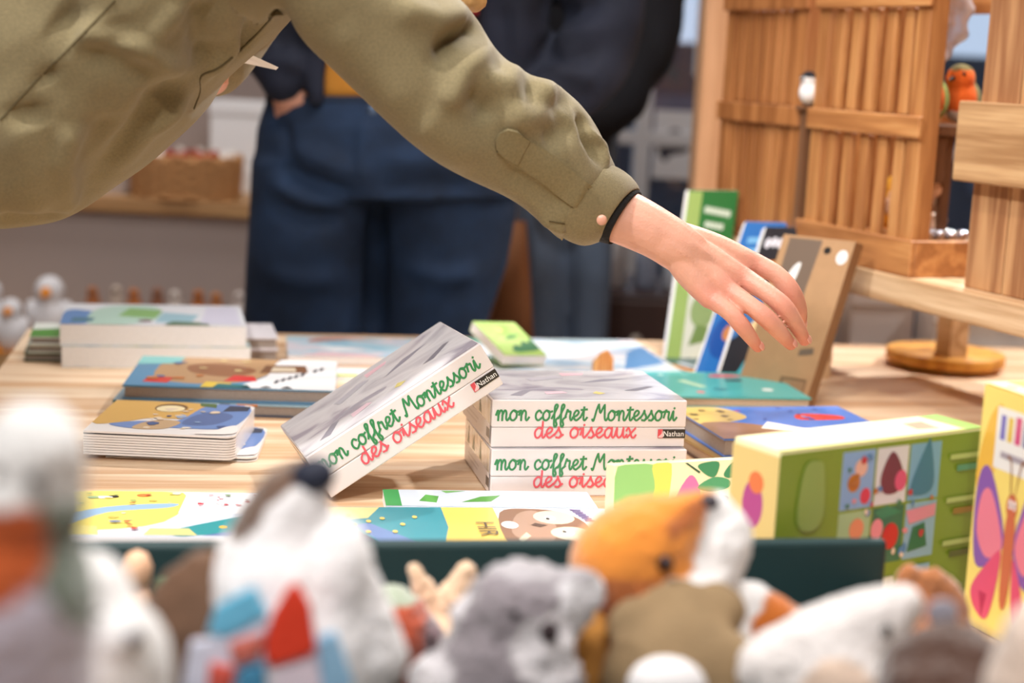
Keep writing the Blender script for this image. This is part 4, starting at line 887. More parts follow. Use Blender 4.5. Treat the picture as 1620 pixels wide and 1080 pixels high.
lean('standing_book', 'black book with white and orange title standing under the hand', ((1130, 604), (1212, 612), (1212, 358)), (2.32, 2.345, 2.46), .014, mat('black_cover', (30, 36, 46), .38, coat=.35),
     [*[('e', (214, 218, 232), .14 + .12 * k, .895 + .006 * (k % 2), .062, .032) for k in range(7)], ('r', (206, 130, 60), .1, .73, .7, .785), ('p', (64, 170, 190), [(.2, 0), (.99, 0), (.99, .22), (.5, .25)]), ('e', (226, 200, 150), .4, .4, .12, .06), ('p', (60, 110, 170), [(.0, .3), (.5, .45), (.99, .4), (.99, .6), (.4, .6), (0, .5)])])
t, o, O, U, V, N, D = lean('cardboard_pack', 'tilted brown kraft cardboard pack with hanging hole and white round sticker', ((1163, 596), (1274, 622), (1240, 370)), (2.28, 2.22, 2.30), .03, mat('kraft', (172, 136, 100), .75, var=.06, scale=60),
     [('p', (112, 96, 84), [(.1, .62), (.1, .985), (.56, .985), (.52, .62)]), ('p', (236, 238, 240), [(.2, .72), (.28, .82), (.36, .84), (.34, .74), (.28, .68)]), ('p', (70, 60, 56), [(.1, .62), (.1, .66), (.5, .66), (.5, .62)]), ('e', (22, 20, 20), .66, .93, .05, .022), ('e', (232, 236, 240), .88, .9, .075, .042), ('e', (206, 212, 220), .88, .9, .045, .022), ('p', (120, 94, 70), [(.56, .03), (.92, .03), (.92, .17), (.56, .17)]), ('p', (156, 126, 96), [(.6, .04), (.9, .04), (.9, .155), (.6, .155)]), ('p', (110, 96, 84), [(.7, .30), (.9, .32), (.88, .36), (.7, .34)])], 'package', mat('kraft_side', (150, 116, 84), .75))
#@@NEXT
# ================================================================== plush tray in front of the books
TRM = mat('dark_green_board', (22, 52, 54), .6, var=.05, scale=40)
Pl = aty(120, 856, 1.165); Prr = aty(1396, 860, 1.28)
ty = math.atan2(Prr.y - Pl.y, Prr.x - Pl.x); tlen = math.hypot(Prr.x - Pl.x, Prr.y - Pl.y); tzt = Prr.z - TZ + .0065
tr = thing('plush_tray', 'dark green open tray holding the plush animals in the foreground', 'tray', (Pl.x, Pl.y, TZ), ty)
def panel(nm, lo, hi):
    return box(nm, lo, hi, TRM, tr, .005, 3)
panel('back_wall', (-.25, -.012, 0), (tlen, 0, tzt))
panel('bottom', (-.25, -.58, 0), (tlen, -.012, .012))
panel('side_wall', (-.25, -.58, .012), (-.238, -.012, .06)); panel('side_wall', (tlen - .012, -.58, .012), (tlen, -.012, .05)); panel('front_wall', (-.238, -.58, .012), (tlen - .012, -.568, .05))
TF = TZ + .012
PLM = mat('plush_attr', (255, 255, 255), .95, attr=True, bump=.3)
PLS = mat('plush_soft', (255, 255, 255), .97, attr=True, bump=.8, bscale=160, sheen=.6, var=.12, scale=45)
EYE = mat('black_eye', (14, 12, 12), .1)
class Plush:
    """parts given as world points; colours by nearest source part"""
    def __init__(s, nm, lb, base): s.t = thing(nm, lb, 'plush toy', base, 0, 'plush animals in the tray'); s.b = Vector(base); s.parts = []
    def ell(s, c, r, rot=None): s.parts.append(ellipsoid(c, r, rot)); return s
    def tub(s, p, r, **k): s.parts.append(tube(p, r, **k)); return s
    def body(s, fn, voxel=.004, smooth=4, rough=.0015, nm='body', m=None):
        me = remesh(s.parts, voxel, smooth)
        if rough: rough_up(me, 160, rough, 1)
        paint(me, fn); to_local(me, s.b); s.parts = []
        return link(nm, me, m or PLS, s.t)
    def part(s, nm, geo, m, sm=True):
        v, f = geo; return mesh(nm, [Vector(p) - s.b for p in v], f, m, s.t, sm)
def colf(default, rules):
    def fn(P, N):
        c = np.tile(lin(default), (len(P), 1))
        for test, col in rules: c[test(P)] = lin(col)
        return c
    return fn
def near(pt, r, q=(1, 1, 1)):
    pt = np.array(pt); q = np.array(q); return lambda P: np.linalg.norm((P - pt) * q, axis=1) < r
def px(x, y, Y): return aty(x, y, Y)
def base_at(x, Y): p = aty(x, 900, Y); return Vector((p.x, p.y, TF))
# 1 big bird at the very left, nearest
Y = .62
p = Plush('plush_robin', 'large blurred plush bird with white head and orange breast at left edge', base_at(10, Y))
p.ell(px(52, 722, Y), (.021, .024, .022)).ell(px(20, 800, Y), (.029, .03, .024)).ell(px(-30, 960, Y), (.045, .045, .05)).tub([px(-30, 940, Y), Vector((px(-30, 940, Y).x, Y, TF + .035))], [.045, .04])
h1 = px(60, 700, Y); o1 = px(-25, 850, Y); g1 = px(80, 820, Y)
p.body(colf((206, 198, 214), [(lambda P: seg_dist(P, np.array(px(55, 770, Y)), np.array(px(115, 890, Y)))[0] < .027, (112, 126, 112)), (near(px(0, 835, Y) + Vector((0, -.026, 0)), .026), (190, 84, 22)), (lambda P, z=px(50, 776, Y).z: P[:, 2] > z, (240, 240, 240)), (lambda P, z=px(0, 960, Y).z: P[:, 2] < z - .05, (232, 160, 90))]))
p.part('eye', ellipsoid(px(20, 728, Y) + Vector((0, -.022, 0)), (.0025,) * 3), EYE)
v, f = tube([px(66, 735, Y) + Vector((0, -.018, 0)), px(96, 745, Y) + Vector((0, -.024, 0))], [.005, .002], 8, 2); p.part('beak', (v, f), mat('dark_beak', (46, 40, 40), .5))
# 2 white seal
Y = .72
p = Plush('plush_seal', 'white plush seal with dark eye beside the bird at left', base_at(150, Y))
p.ell(px(128, 960, Y), (.024, .03, .027)).ell(px(200, 985, Y) + Vector((0, -.015, 0)), (.014, .016, .012)).ell(px(140, 1100, Y), (.032, .045, .035)).tub([px(150, 1050, Y), Vector((px(150, 1000, Y).x, Y + .0, TF + .03))], [.036, .036]).tub([px(118, 1080, Y), px(85, 1180, Y)], [.014, .008])
p.body(colf((244, 243, 242), []))
p.part('eye', ellipsoid(px(172, 948, Y) + Vector((.0, -.022, 0)), (.0032,) * 3), EYE)
p.part('nose', ellipsoid(px(232, 975, Y) + Vector((0, -.026, 0)), (.004, .003, .003)), mat('grey_felt', (150, 150, 158), .9))
# 3 dog with navy nose and patterned bib
Y = .86
B = base_at(450, Y)
p = Plush('plush_dog', 'white plush dog looking up with navy nose and red-blue bib', B)
hd = px(455, 815, Y)
p.tub([px(437, 850, Y), px(465, 790, Y), px(503, 752, Y)], [.026, .021, .011], sub=6)
p.ell(px(432, 900, Y), (.034, .034, .030)).ell(px(530, 920, Y), (.022, .03, .038)).tub([px(440, 930, Y), px(455, 1030, Y), Vector((B.x, Y, TF + .04))], [.042, .052, .05])
p.tub([px(555, 935, Y), px(585, 1040, Y)], [.018, .022])
st0, st1 = np.array(px(395, 830, Y)), np.array(px(478, 738, Y))
def dogc(P, N):
    c = np.tile(lin((244, 242, 244)), (len(P), 1))
    d, t = seg_dist(P, st0 + np.array((0, -.012, .004)), st1 + np.array((-.002, -.004, .004))); c[d < .0115] = lin((104, 78, 62))
    return c
p.body(dogc)
nb = px(497, 748, Y) + Vector((0, -.007, 0))
p.part('nose', ellipsoid(nb, (.0125, .0095, .0098), Matrix.Rotation(-.35, 3, 'Y')), mat('navy_nose', (30, 36, 56), .7, bump=.2))
me = remesh([tube([px(358, 885, Y - .01), px(322, 925, Y - .015), px(300, 1000, Y - .02), px(305, 1090, Y - .02)], [.010, .022, .030, .026], 14, 5, flat=.5, up=(0, 1, 0))], .004, 3); rough_up(me, 120, .002, 4); to_local(me, B)
o = link('ear', me, mat('brown_plush', (112, 82, 62), .97, bump=.6, sheen=.3), p.t)
me = remesh([tube([px(575, 925, Y + .03), px(605, 990, Y + .03), px(615, 1080, Y + .03)], [.006, .010, .010], 12, 4, flat=.5, up=(0, 1, 0))], .003, 2); to_local(me, B)
link('ear', me, mat('brown_plush', (112, 82, 62), .97), p.t)
# bib: bright cloth panels around the neck
def panelp(nm, pts, Yp, c, th=.006):
    q = [px(x, y, Yp) - B for x, y in pts]; n = len(q); v = q + [a + Vector((0, th, 0)) for a in q]
    o = mesh(nm, v, [tuple(range(n)), tuple(range(2 * n - 1, n - 1, -1))] + [(i, n + i, n + (i + 1) % n, (i + 1) % n) for i in range(n)], mat('cloth_%d_%d_%d' % c, c, .85, bump=.3), p.t)
    m = o.modifiers.new('b', 'BEVEL'); m.width = .002; m.segments = 2
bY = Y - .052
panelp('bib_panel', [(340, 960), (400, 930), (425, 975), (360, 1010), (325, 1005)], bY, (110, 190, 226))
panelp('bib_panel', [(455, 930), (470, 925), (490, 960), (500, 1035), (425, 1058), (415, 1030), (428, 975)], bY - .001, (226, 62, 34))
panelp('bib_panel', [(300, 1015), (355, 1010), (425, 985), (412, 1035), (420, 1100), (280, 1120)], bY + .001, (216, 218, 236))
panelp('bib_panel', [(360, 1020), (415, 1005), (410, 1040), (370, 1056)], bY - .004, (206, 110, 96))
panelp('bib_panel', [(500, 1010), (530, 1000), (560, 1090), (510, 1100)], bY + .001, (150, 196, 230))
panelp('bib_panel', [(425, 1062), (500, 1040), (512, 1100), (430, 1120)], bY + .001, (236, 222, 236))
panelp('bib_panel', [(330, 1050), (372, 1060), (362, 1100), (325, 1100)], bY - .004, (214, 90, 76))
panelp('bib_panel', [(375, 1062), (418, 1050), (420, 1100), (370, 1110)], bY - .004, (70, 140, 180))
# 4 round red-brown hedgehog-like plush behind the dog, with beige rabbit behind
Y = 1.06
B4 = base_at(620, Y)
p = Plush('plush_turtle', 'round rust-red plush turtle with grey-green shell rim behind the dog', B4)
sc_ = px(610, 1010, Y)
p.ell(sc_, (.034, .03, .038)).tub([sc_, Vector((sc_.x, Y, TF + .03))], [.028, .028]).ell(px(672, 1005, Y), (.014, .014, .012))
p.body(colf((168, 66, 30), [(near(px(590, 1030, Y), .024), (150, 110, 84)), (lambda P, z=px(610, 945, Y).z: P[:, 2] > z, (150, 160, 140)), (near(px(675, 1010, Y), .018), (120, 92, 100))]))
p.part('eye', ellipsoid(px(680, 1000, Y) + Vector((0, -.013, 0)), (.0025,) * 3), EYE)
Y = 1.09
B5 = base_at(705, Y)
p = Plush('plush_rabbit', 'beige plush rabbit with two upright ears behind the koala', B5)
p.tub([px(655, 900, Y), px(675, 945, Y), px(688, 1010, Y)], [.006, .0095, .008], flat=.6, up=(0, 1, 0)).tub([px(738, 905, Y), px(722, 945, Y), px(706, 1010, Y)], [.009, .0125, .010], flat=.6, up=(0, 1, 0)).ell(px(697, 1040, Y), (.022, .022, .02)).tub([px(697, 1060, Y), Vector((px(697, 1060, Y).x, Y, TF + .03))], [.024, .03])
p.body(colf((226, 192, 160), []), .003)
for q in (-8, 8): p.part('eye', ellipsoid(px(697 + q * 1.6, 1035, Y) + Vector((0, -.021, 0)), (.0022,) * 3), EYE)
# 5 koala
Y = .93
B = base_at(830, Y)
p = Plush('plush_koala', 'grey fluffy plush koala with pale muzzle in the middle of the tray', B)
hc = px(830, 965, Y)
p.ell(hc, (.036, .034, .029)).ell(px(912, 942, Y), (.017, .012, .019)).ell(px(748, 972, Y) + Vector((0, -.004, 0)), (.014, .012, .012)).ell(px(868, 1000, Y) + Vector((0, -.02, 0)), (.015, .016, .013)).tub([px(800, 1060, Y), Vector((px(800, 1060, Y).x, Y, TF + .04))], [.042, .048]).ell(px(880, 1060, Y) + Vector((.0, -.02, 0)), (.016, .018, .02)).ell(px(700, 1070, Y) + Vector((0, -.01, 0)), (.02, .02, .018))
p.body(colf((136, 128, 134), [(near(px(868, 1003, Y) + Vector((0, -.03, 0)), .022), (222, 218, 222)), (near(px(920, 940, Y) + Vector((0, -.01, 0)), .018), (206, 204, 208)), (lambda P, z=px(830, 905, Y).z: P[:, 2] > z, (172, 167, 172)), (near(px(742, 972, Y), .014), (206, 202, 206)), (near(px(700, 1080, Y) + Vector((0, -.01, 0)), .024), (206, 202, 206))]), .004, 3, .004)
p.part('nose', ellipsoid(px(868, 968, Y) + Vector((0, -.034, 0)), (.0055, .004, .0065)), mat('koala_nose', (52, 38, 42), .6))
for x in (815, 905): p.part('eye', ellipsoid(px(x, 945, Y) + Vector((0, -.031 if x < 900 else -.012, 0)), (.0026,) * 3), EYE)
# 6 fox
Y = 1.0
B = base_at(1060, Y)
p = Plush('plush_fox', 'orange plush fox looking up with white cheek and khaki scarf', B)
p.tub([px(985, 890, Y), px(1045, 845, Y), px(1115, 792, Y)], [.035, .029, .008], sub=6)
p.ell(px(940, 893, Y), (.013, .012, .015)).ell(px(1010, 905, Y), (.034, .032, .024))
p.tub([px(1135, 795, Y + .004), px(1145, 850, Y + .004), px(1125, 920, Y + .004), px(1105, 980, Y)], [.009, .019, .018, .028], sub=6)
p.tub([px(1060, 975, Y), px(1070, 1060, Y), Vector((B.x, Y, TF + .05))], [.045, .055, .055])
p.tub([px(1185, 960, Y + .02), px(1245, 1000, Y + .02), px(1240, 1060, Y + .02)], [.018, .017, .02])
zz = px(1100, 940, Y).z
a0, a1 = np.array(px(1128, 780, Y)), np.array(px(1085, 905, Y))
def foxc(P, N):
    c = np.tile(lin((226, 138, 46)), (len(P), 1))
    U_ = P @ np.array(R2); V_ = P @ np.array(U2)
    u0, v0 = a0 @ np.array(R2), a0 @ np.array(U2); u1, v1 = a1 @ np.array(R2), a1 @ np.array(U2)
    side = (U_ - u0) * (v1 - v0) - (V_ - v0) * (u1 - u0)
    c[(side < 0)] = lin((244, 242, 242))
    low = V_ < np.array(px(1080, 905, Y)) @ np.array(U2)
    c[low & (U_ > np.array(px(1020, 950, Y)) @ np.array(R2))] = lin((244, 242, 242))
    d, t = seg_dist(P, np.array(px(1250, 980, Y + .01)), np.array(px(1200, 1035, Y + .01))); c[d < .022] = lin((214, 116, 34))
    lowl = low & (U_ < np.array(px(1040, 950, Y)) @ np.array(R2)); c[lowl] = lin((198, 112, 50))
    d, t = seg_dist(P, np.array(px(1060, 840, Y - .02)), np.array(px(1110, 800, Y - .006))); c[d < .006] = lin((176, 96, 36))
    return c
p.body(foxc)
p.part('nose', ellipsoid(px(1121, 790, Y) + Vector((.0, -.004, 0)), (.0062, .006, .005)), mat('fox_nose', (62, 56, 64), .6))
p.part('eye', ellipsoid(px(1046, 868, Y) + Vector((0, -.031, 0)), (.0052, .004, .0052)), mat('brown_eye', (48, 26, 22), .08))
p.part('eye', ellipsoid(px(1090, 850, Y) + Vector((0, .02, 0)), (.004, .004, .004)), mat('brown_eye', (48, 26, 22), .08))
me = remesh([tube([px(1065, 975, Y - .04), px(1072, 1040, Y - .055), px(1085, 1120, Y - .06)], [.026, .046, .05], 18, 5, flat=.35, up=(0, 1, 0)), ellipsoid(px(1130, 965, Y - .025), (.02, .018, .017)), ellipsoid(px(1005, 985, Y - .035), (.018, .016, .018))], .004, 6); rough_up(me, 30, .004, 5); to_local(me, B)
link('scarf', me, mat('khaki_plush', (146, 122, 90), .95, var=.2, scale=30, bump=.4), p.t)
me = remesh([ellipsoid(px(1055, 1085, Y - .085), (.024, .018, .018))], .003, 2); to_local(me, B); link('paw', me, mat('white_plush', (242, 240, 242), .95, bump=.4), p.t)
me = remesh([tube([px(925, 1000, Y - .02), px(905, 1060, Y - .03), px(890, 1120, Y - .03)], [.017, .022, .02], 12, 4)], .004, 2); rough_up(me, 120, .002, 1); to_local(me, B); link('arm', me, mat('tan_plush', (190, 132, 62), .95, bump=.4), p.t)
# 7 ermine
Y = .90
B = base_at(1320, Y)
p = Plush('plush_ermine', 'white plush ermine stretching its snout up right of the fox', B)
p.tub([px(1230, 1060, Y), px(1310, 1030, Y), px(1380, 985, Y), px(1425, 958, Y)], [.024, .028, .022, .014], sub=6).tub([px(1320, 1080, Y), Vector((px(1320, 1080, Y).x, Y, TF + .05))], [.042, .045]).ell(px(1395, 1020, Y), (.018, .02, .018)).ell(px(1230, 1045, Y), (.02, .02, .016))
p.body(colf((244, 238, 236), [(near(px(1310, 1070, Y) + Vector((0, -.03, 0)), .022), (240, 214, 194))]))
p.part('nose', ellipsoid(px(1442, 950, Y) + Vector((0, -.003, 0)), (.0045, .004, .004)), mat('pink_felt', (206, 150, 140), .9))
p.part('eye', ellipsoid(px(1390, 975, Y) + Vector((0, -.022, 0)), (.003,) * 3), EYE)
# 8 squirrel behind
Y = 1.12
B = base_at(1450, Y)
p = Plush('plush_squirrel', 'rust-brown plush squirrel with tall tufted ears behind the ermine', B)
p.tub([px(1438, 905, Y), px(1440, 950, Y), px(1452, 990, Y)], [.009, .016, .014], flat=.6, up=(0, 1, 0)).tub([px(1478, 915, Y), px(1505, 950, Y), px(1518, 1010, Y)], [.009, .011, .011]).ell(px(1425, 950, Y), (.018, .018, .012)).ell(px(1470, 1030, Y), (.03, .026, .024)).tub([px(1470, 1050, Y), Vector((px(1470, 1050, Y).x, Y, TF + .04))], [.03, .035])
p.body(colf((178, 112, 66), [(near(px(1432, 960, Y) + Vector((0, -.015, 0)), .02), (200, 120, 66))]))
for x in (1452, 1490): p.part('eye', ellipsoid(px(x, 1022, Y) + Vector((0, -.025, 0)), (.0025,) * 3), EYE)
# 9 hedgehog
Y = .80
B = base_at(1495, Y)
p = Plush('plush_hedgehog', 'dark brown dome-backed plush hedgehog at the lower right', B)
p.ell(px(1500, 1075, Y), (.037, .034, .025)).ell(px(1470, 1085, Y) + Vector((0, -.015, 0)), (.03, .03, .022)).tub([px(1500, 1090, Y), Vector((px(1500, 1090, Y).x, Y, TF + .035))], [.035, .036])
p.body(colf((84, 56, 44), [(near(px(1440, 1110, Y) + Vector((0, -.04, 0)), .02), (190, 150, 116))]), .004, 3, .004)
p.part('nose', ellipsoid(px(1452, 1115, Y) + Vector((0, -.045, 0)), (.004,) * 3), EYE)
p.part('tag', ellipsoid(px(1512, 1010, Y) + Vector((0, .028, .004)), (.009, .002, .008)), mat('clear_tag', (176, 176, 192), .2))
# 10 pale bear at right edge
Y = .74
B = base_at(1650, Y)
p = Plush('plush_bear', 'cream plush bear cut off by the right edge', B)
p.ell(px(1655, 1030, Y), (.022, .025, .024)).ell(px(1640, 975, Y), (.009, .008, .009)).ell(px(1672, 968, Y), (.009, .008, .009)).tub([px(1660, 1080, Y), Vector((px(1660, 1080, Y).x, Y, TF + .03))], [.03, .034]).ell(px(1640, 1045, Y) + Vector((0, -.02, 0)), (.011, .011, .009))
p.body(colf((244, 222, 206), []))
p.part('nose', ellipsoid(px(1640, 1040, Y) + Vector((0, -.031, 0)), (.004, .003, .003)), EYE)
for x in (1630, 1665): p.part('eye', ellipsoid(px(x, 1020, Y) + Vector((0, -.022, 0)), (.003,) * 3), EYE)
# small wooden peg dolls behind the seal
for i, (x, y, h_, c1, c2, lb) in enumerate(((217, 905, .034, (226, 180, 146), (226, 180, 146), 'pale wooden peg doll standing behind the seal'), (262, 945, .026, (70, 120, 90), (60, 110, 80), 'small green peg doll beside the pale one'), (305, 932, .03, (214, 176, 160), (150, 110, 120), 'small pink-headed peg doll beside the brown ear'))):
    Y = 1.08 + .012 * i
    b_ = Vector((px(x, y, Y).x, Y, TF)); t_ = thing('peg_doll', lb, 'figurine', b_, 0, 'peg dolls behind the seal')
    top = px(x, y - 35, Y).z - TF
    lathe('doll_body', [(.012, 0), (.014, .004), (.012, top * .6), (.007, top * .72)], mat('peg_b%d' % i, c2, .6), t_, 16)
    lathe('doll_head', [(.004, top * .70), (.0095, top * .78), (.0105, top * .88), (.007, top * .97), (.001, top)], mat('peg_h%d' % i, c1, .6), t_, 16)
#@@NEXT
# ================================================================== people
SKIN = mat('skin', (212, 156, 134), .5, var=.07, scale=40, bump=.12, bscale=420, sss=.12)
SKINA = mat('skin_hand', (222, 168, 146), .48, var=.07, scale=60, bump=.15, bscale=420, sss=.12, attr=True)
def head_parts(c, face, s=1.0):
    """skull, jaw, nose, ears; face = horizontal facing angle"""
    M = Matrix.Rotation(face, 3, 'Z'); c = Vector(c)
    def T(p): return c + M @ (Vector(p) * s)
    def E(p, r): return ellipsoid(T(p), [q * s for q in r], M)
    return [E((-.015, 0, .03), (.098, .076, .085)), E((.03, 0, -.035), (.062, .056, .075)), E((.055, 0, -.085), (.03, .032, .022)), E((.075, 0, -.005), (.022, .045, .03)),
            tube([T((.088, 0, .022)), T((.108, 0, -.018)), T((.094, 0, -.03))], [.008 * s, .013 * s, .010 * s], 10, 3), E((.082, 0, -.058), (.014, .024, .010)),
            E((-.005, .077, -.005), (.018, .008, .030)), E((-.005, -.077, -.005), (.018, .008, .030))], T, M
def face_bits(t, T, s, base, lip=(186, 104, 100)):
    for q in (-1, 1):
        v, f = ellipsoid(T((.083, q * .032, .012)), (.011 * s,) * 3, None, 12, 8); mesh('eye', [p - base for p in v], f, mat('eye_white', (236, 234, 230), .2), t, True)
        v, f = ellipsoid(T((.0925, q * .032, .012)), (.0045 * s,) * 3, None, 10, 6); mesh('iris', [p - base for p in v], f, mat('iris_brown', (60, 44, 34), .1), t, True)
        v, f = tube([T((.085, q * .016, .036)), T((.090, q * .034, .042)), T((.078, q * .052, .036))], [.003 * s, .004 * s, .002 * s], 8, 3); mesh('eyebrow', [p - base for p in v], f, mat('brow', (120, 88, 60), .9), t, True)
    v, f = tube([T((.084, -.022, -.058)), T((.098, 0, -.056)), T((.084, .022, -.058))], [.003 * s, .006 * s, .003 * s], 8, 4); mesh('mouth', [p - base for p in v], f, mat('lips', lip, .45), t, True)
HP = (0, 1, 0)
# ------------------------------------------------ bending person in khaki jacket
wb_ = Vector((-1.16, 1.62, 0))
W = thing('person', 'person in khaki overshirt bending over the table, right arm reaching out', 'person', wb_)
KH = mat('khaki_twill', (130, 117, 84), .85, var=.16, scale=420, bump=.25, bscale=900, sheen=.2)
HD = 1.66    # hand distance
def sleeveY(x): return 1.50 + (HD - 1.50) * min(1, max(0, (x - 430) / 560))
low = [(395, 40), (470, 20), (500, 70), (560, 132), (640, 207), (700, 257), (760, 292), (830, 332), (893, 384)]
upp = [(470, -160), (560, -120), (640, -60), (730, 8), (768, 72), (822, 116), (884, 134), (934, 188), (972, 268)]
thk = [.085, .080, .075, .070, .066, .062, .060, .055, .046]
rings = []
LL = catmull([(a[0], a[1], 0) for a in low], 4); UU = catmull([(a[0], a[1], 0) for a in upp], 4); TH = np.interp(np.linspace(0, 1, len(LL)), np.linspace(0, 1, len(thk)), thk)
for i in range(len(LL)):
    xm = (LL[i][0] + UU[i][0]) / 2; rings.append((aty(LL[i][0], LL[i][1], sleeveY(xm)), aty(UU[i][0], UU[i][1], sleeveY(xm)), TH[i], (.35, 1, 0)))
sleeve = loft(rings)
tl = [(468, -70), (456, 18), (378, 95), (325, 150), (300, 192), (235, 250), (165, 303), (92, 352), (-10, 366), (-160, 362), (-330, 352), (-430, 330)]
tu = [(440, -260), (350, -300), (270, -310), (200, -310), (120, -300), (20, -280), (-90, -250), (-200, -210), (-310, -160), (-400, -110), (-480, -50), (-540, 20)]
tt_ = [.10, .15, .17, .175, .175, .175, .175, .175, .175, .17, .165, .15]
LL = catmull([(a[0], a[1], 0) for a in tl], 4); UU = catmull([(a[0], a[1], 0) for a in tu], 4); TH = np.interp(np.linspace(0, 1, len(LL)), np.linspace(0, 1, len(tt_)), tt_)
TY = 1.62
rings = [(aty(l[0], l[1], TY), aty(u[0], u[1], TY + .02), h, (.1, 1, 0)) for l, u, h in zip(LL, UU, TH)]
torso = loft(rings)
collar = tube([aty(520, -200, 1.66), aty(600, -235, 1.66)], [.085, .062], 16, 3)
far_sleeve = tube([aty(430, -120, 1.84), aty(360, 20, 1.92), aty(330, 85, 1.88)], [.075, .06, .05], 16, 4)
jm = remesh([sleeve, torso, collar, far_sleeve], .0045, 5)
def surf(me):
    b = BVHTree.FromPolygons([v.co.copy() for v in me.vertices], [tuple(p.vertices) for p in me.polygons])
    def g(x, y, Yd=2.0):
        h = b.ray_cast(CAM, ray(x, y).normalized(), 9)[0]
        if h is None: h = b.find_nearest(aty(x, y, Yd))[0]
        return np.array(h)
    return g
_sj = surf(jm)
def sp(x, y, d=0): return _sj(x, y, 1.6)
def tp_(x, y): return sp(x, y)
folds(jm, [
    ([sp(755, 40), sp(720, 62), sp(690, 95)], .010, -.010), ([sp(740, 28), sp(690, 30), sp(620, 8)], .012, .006),
    ([sp(770, 75), sp(735, 110), sp(712, 150), sp(700, 165)], .012, .007), ([sp(745, 135), sp(765, 165), sp(770, 195)], .014, -.008),
    ([sp(820, 112), sp(800, 135), sp(770, 130), sp(750, 150)], .011, .006), ([sp(830, 125), sp(845, 160), sp(880, 165), sp(905, 150)], .011, -.007),
    ([sp(885, 132), sp(860, 165), sp(830, 185), sp(800, 180)], .012, .006), ([sp(905, 190), sp(880, 215), sp(860, 220)], .012, -.006), ([sp(920, 180), sp(932, 215), sp(950, 250)], .008, -.010),
    ([sp(940, 190), sp(954, 230), sp(962, 262)], .006, .004),
    ([sp(880, 352), sp(910, 350), sp(940, 330)], .006, -.006), ([sp(850, 345), sp(890, 362), sp(930, 345)], .009, .004),
    ([sp(660, 190), sp(700, 215), sp(760, 262)], .02, .004), ([sp(520, 40), sp(580, 110), sp(650, 180)], .02, .003),
    ([sp(790, 260), sp(850, 300), sp(900, 335)], .012, -.004)], 1.7)
folds(jm, [
    ([tp_(110, 60), tp_(160, 60), tp_(230, 82), tp_(290, 125)], .014, .010), ([tp_(120, 75), tp_(180, 85), tp_(250, 120)], .012, -.007),
    ([tp_(290, 10), tp_(240, 60)], .012, .006), ([tp_(318, 0), tp_(322, 60), tp_(332, 105)], .016, -.014),
    ([tp_(300, 130), tp_(250, 160), tp_(205, 230), tp_(160, 295)], .018, -.012), ([tp_(300, 150), tp_(230, 215), tp_(180, 280)], .014, .006),
    ([tp_(104, 340), tp_(102, 250), tp_(120, 190)], .014, .010), ([tp_(60, 335), tp_(40, 240), tp_(30, 170)], .018, .007), ([tp_(140, 330), tp_(150, 240), tp_(170, 180)], .02, -.008),
    ([tp_(40, 165), tp_(48, 200)], .014, -.008), ([tp_(-10, 345), tp_(50, 352), tp_(105, 335)], .014, -.008), ([tp_(90, 20), tp_(130, 50)], .02, -.009), ([tp_(180, 30), tp_(190, 70)], .014, -.006), ([tp_(70, 115), tp_(80, 130)], .012, -.006),
    ([tp_(440, 15), tp_(400, 60), tp_(375, 92)], .012, -.012), ([tp_(330, 125), tp_(370, 80), tp_(430, 10)], .008, .006)], 1.3)
P = get_co(jm); N = get_no(jm); set_co(jm, P + N * (nz(P, 9, 3) * .0035 + nz(P, 22, 5) * .0012)[:, None])
bv = BVHTree.FromPolygons([v.co.copy() for v in jm.vertices], [tuple(p.vertices) for p in jm.polygons])
to_local(jm, wb_)
jk = link('jacket', jm, KH, W); _sm = jk.modifiers.new('soften', 'SMOOTH'); _sm.factor = .5; _sm.iterations = 3
def drape(nm, pts2, material, parent, lift=.0015, grid=None, Yf=None, back=.02):
    """strip of cloth between two pixel polylines laid on the jacket"""
    a, b = pts2; n = len(a); mcols = 5; v = []; f = []; low_ = []; tc_ = (0, .06, .5, .94, 1)
    for i in range(n):
        for j in range(mcols):
            t = tc_[j]; x = a[i][0] * (1 - t) + b[i][0] * t; y = a[i][1] * (1 - t) + b[i][1] * t
            d = ray(x, y).normalized(); hit = bv.ray_cast(CAM, d, 6)
            q = hit[0] if hit[0] else aty(x, y, sleeveY(x) - .04)
            nn = hit[1] if hit[1] else Vector((0, -1, 0))
            if nn.dot(d) > 0: nn = -nn
            v.append(q + nn * lift - wb_); low_.append(q - nn * .002 - wb_)
    for i in range(n - 1):
        for j in range(mcols - 1):
            k = i * mcols + j; f.append((k, k + 1, k + mcols + 1, k + mcols))
    m0 = len(v); v += low_; rim = [i * mcols for i in range(n)] + [(n - 1) * mcols + j for j in range(1, mcols)] + [i * mcols + mcols - 1 for i in range(n - 2, -1, -1)] + [j for j in range(mcols - 2, 0, -1)]
    for a_, b_ in zip(rim, rim[1:] + rim[:1]): f.append((a_, b_, b_ + m0, a_ + m0))
    o = mesh(nm, v, f, material, parent, True); o.data.set_sharp_from_angle(angle=math.radians(40)); return o
def resamp(pts, n=16): 
    c = catmull([(p[0], p[1], 0) for p in pts], 8); return [tuple(c[int(round(i * (len(c) - 1) / (n - 1)))][:2]) for i in range(n)]
KH2 = mat('khaki_twill_tab', (130, 117, 84), .85, var=.16, scale=420, bump=.25, bscale=900)
drape('sleeve_placket', (resamp([(812, 204), (836, 222), (880, 250), (920, 283), (956, 310)], 24), resamp([(785, 240), (815, 259), (855, 286), (900, 322), (934, 347)], 24)), KH2, jk, .0022)
drape('placket_tab', ([(783, 222), (790, 210), (803, 203), (818, 206), (836, 222)], [(783, 224), (783, 234), (790, 242), (800, 250), (818, 258)]), KH2, jk, .0034)
SEAM = mat('seam_dark', (86, 74, 46), .9)
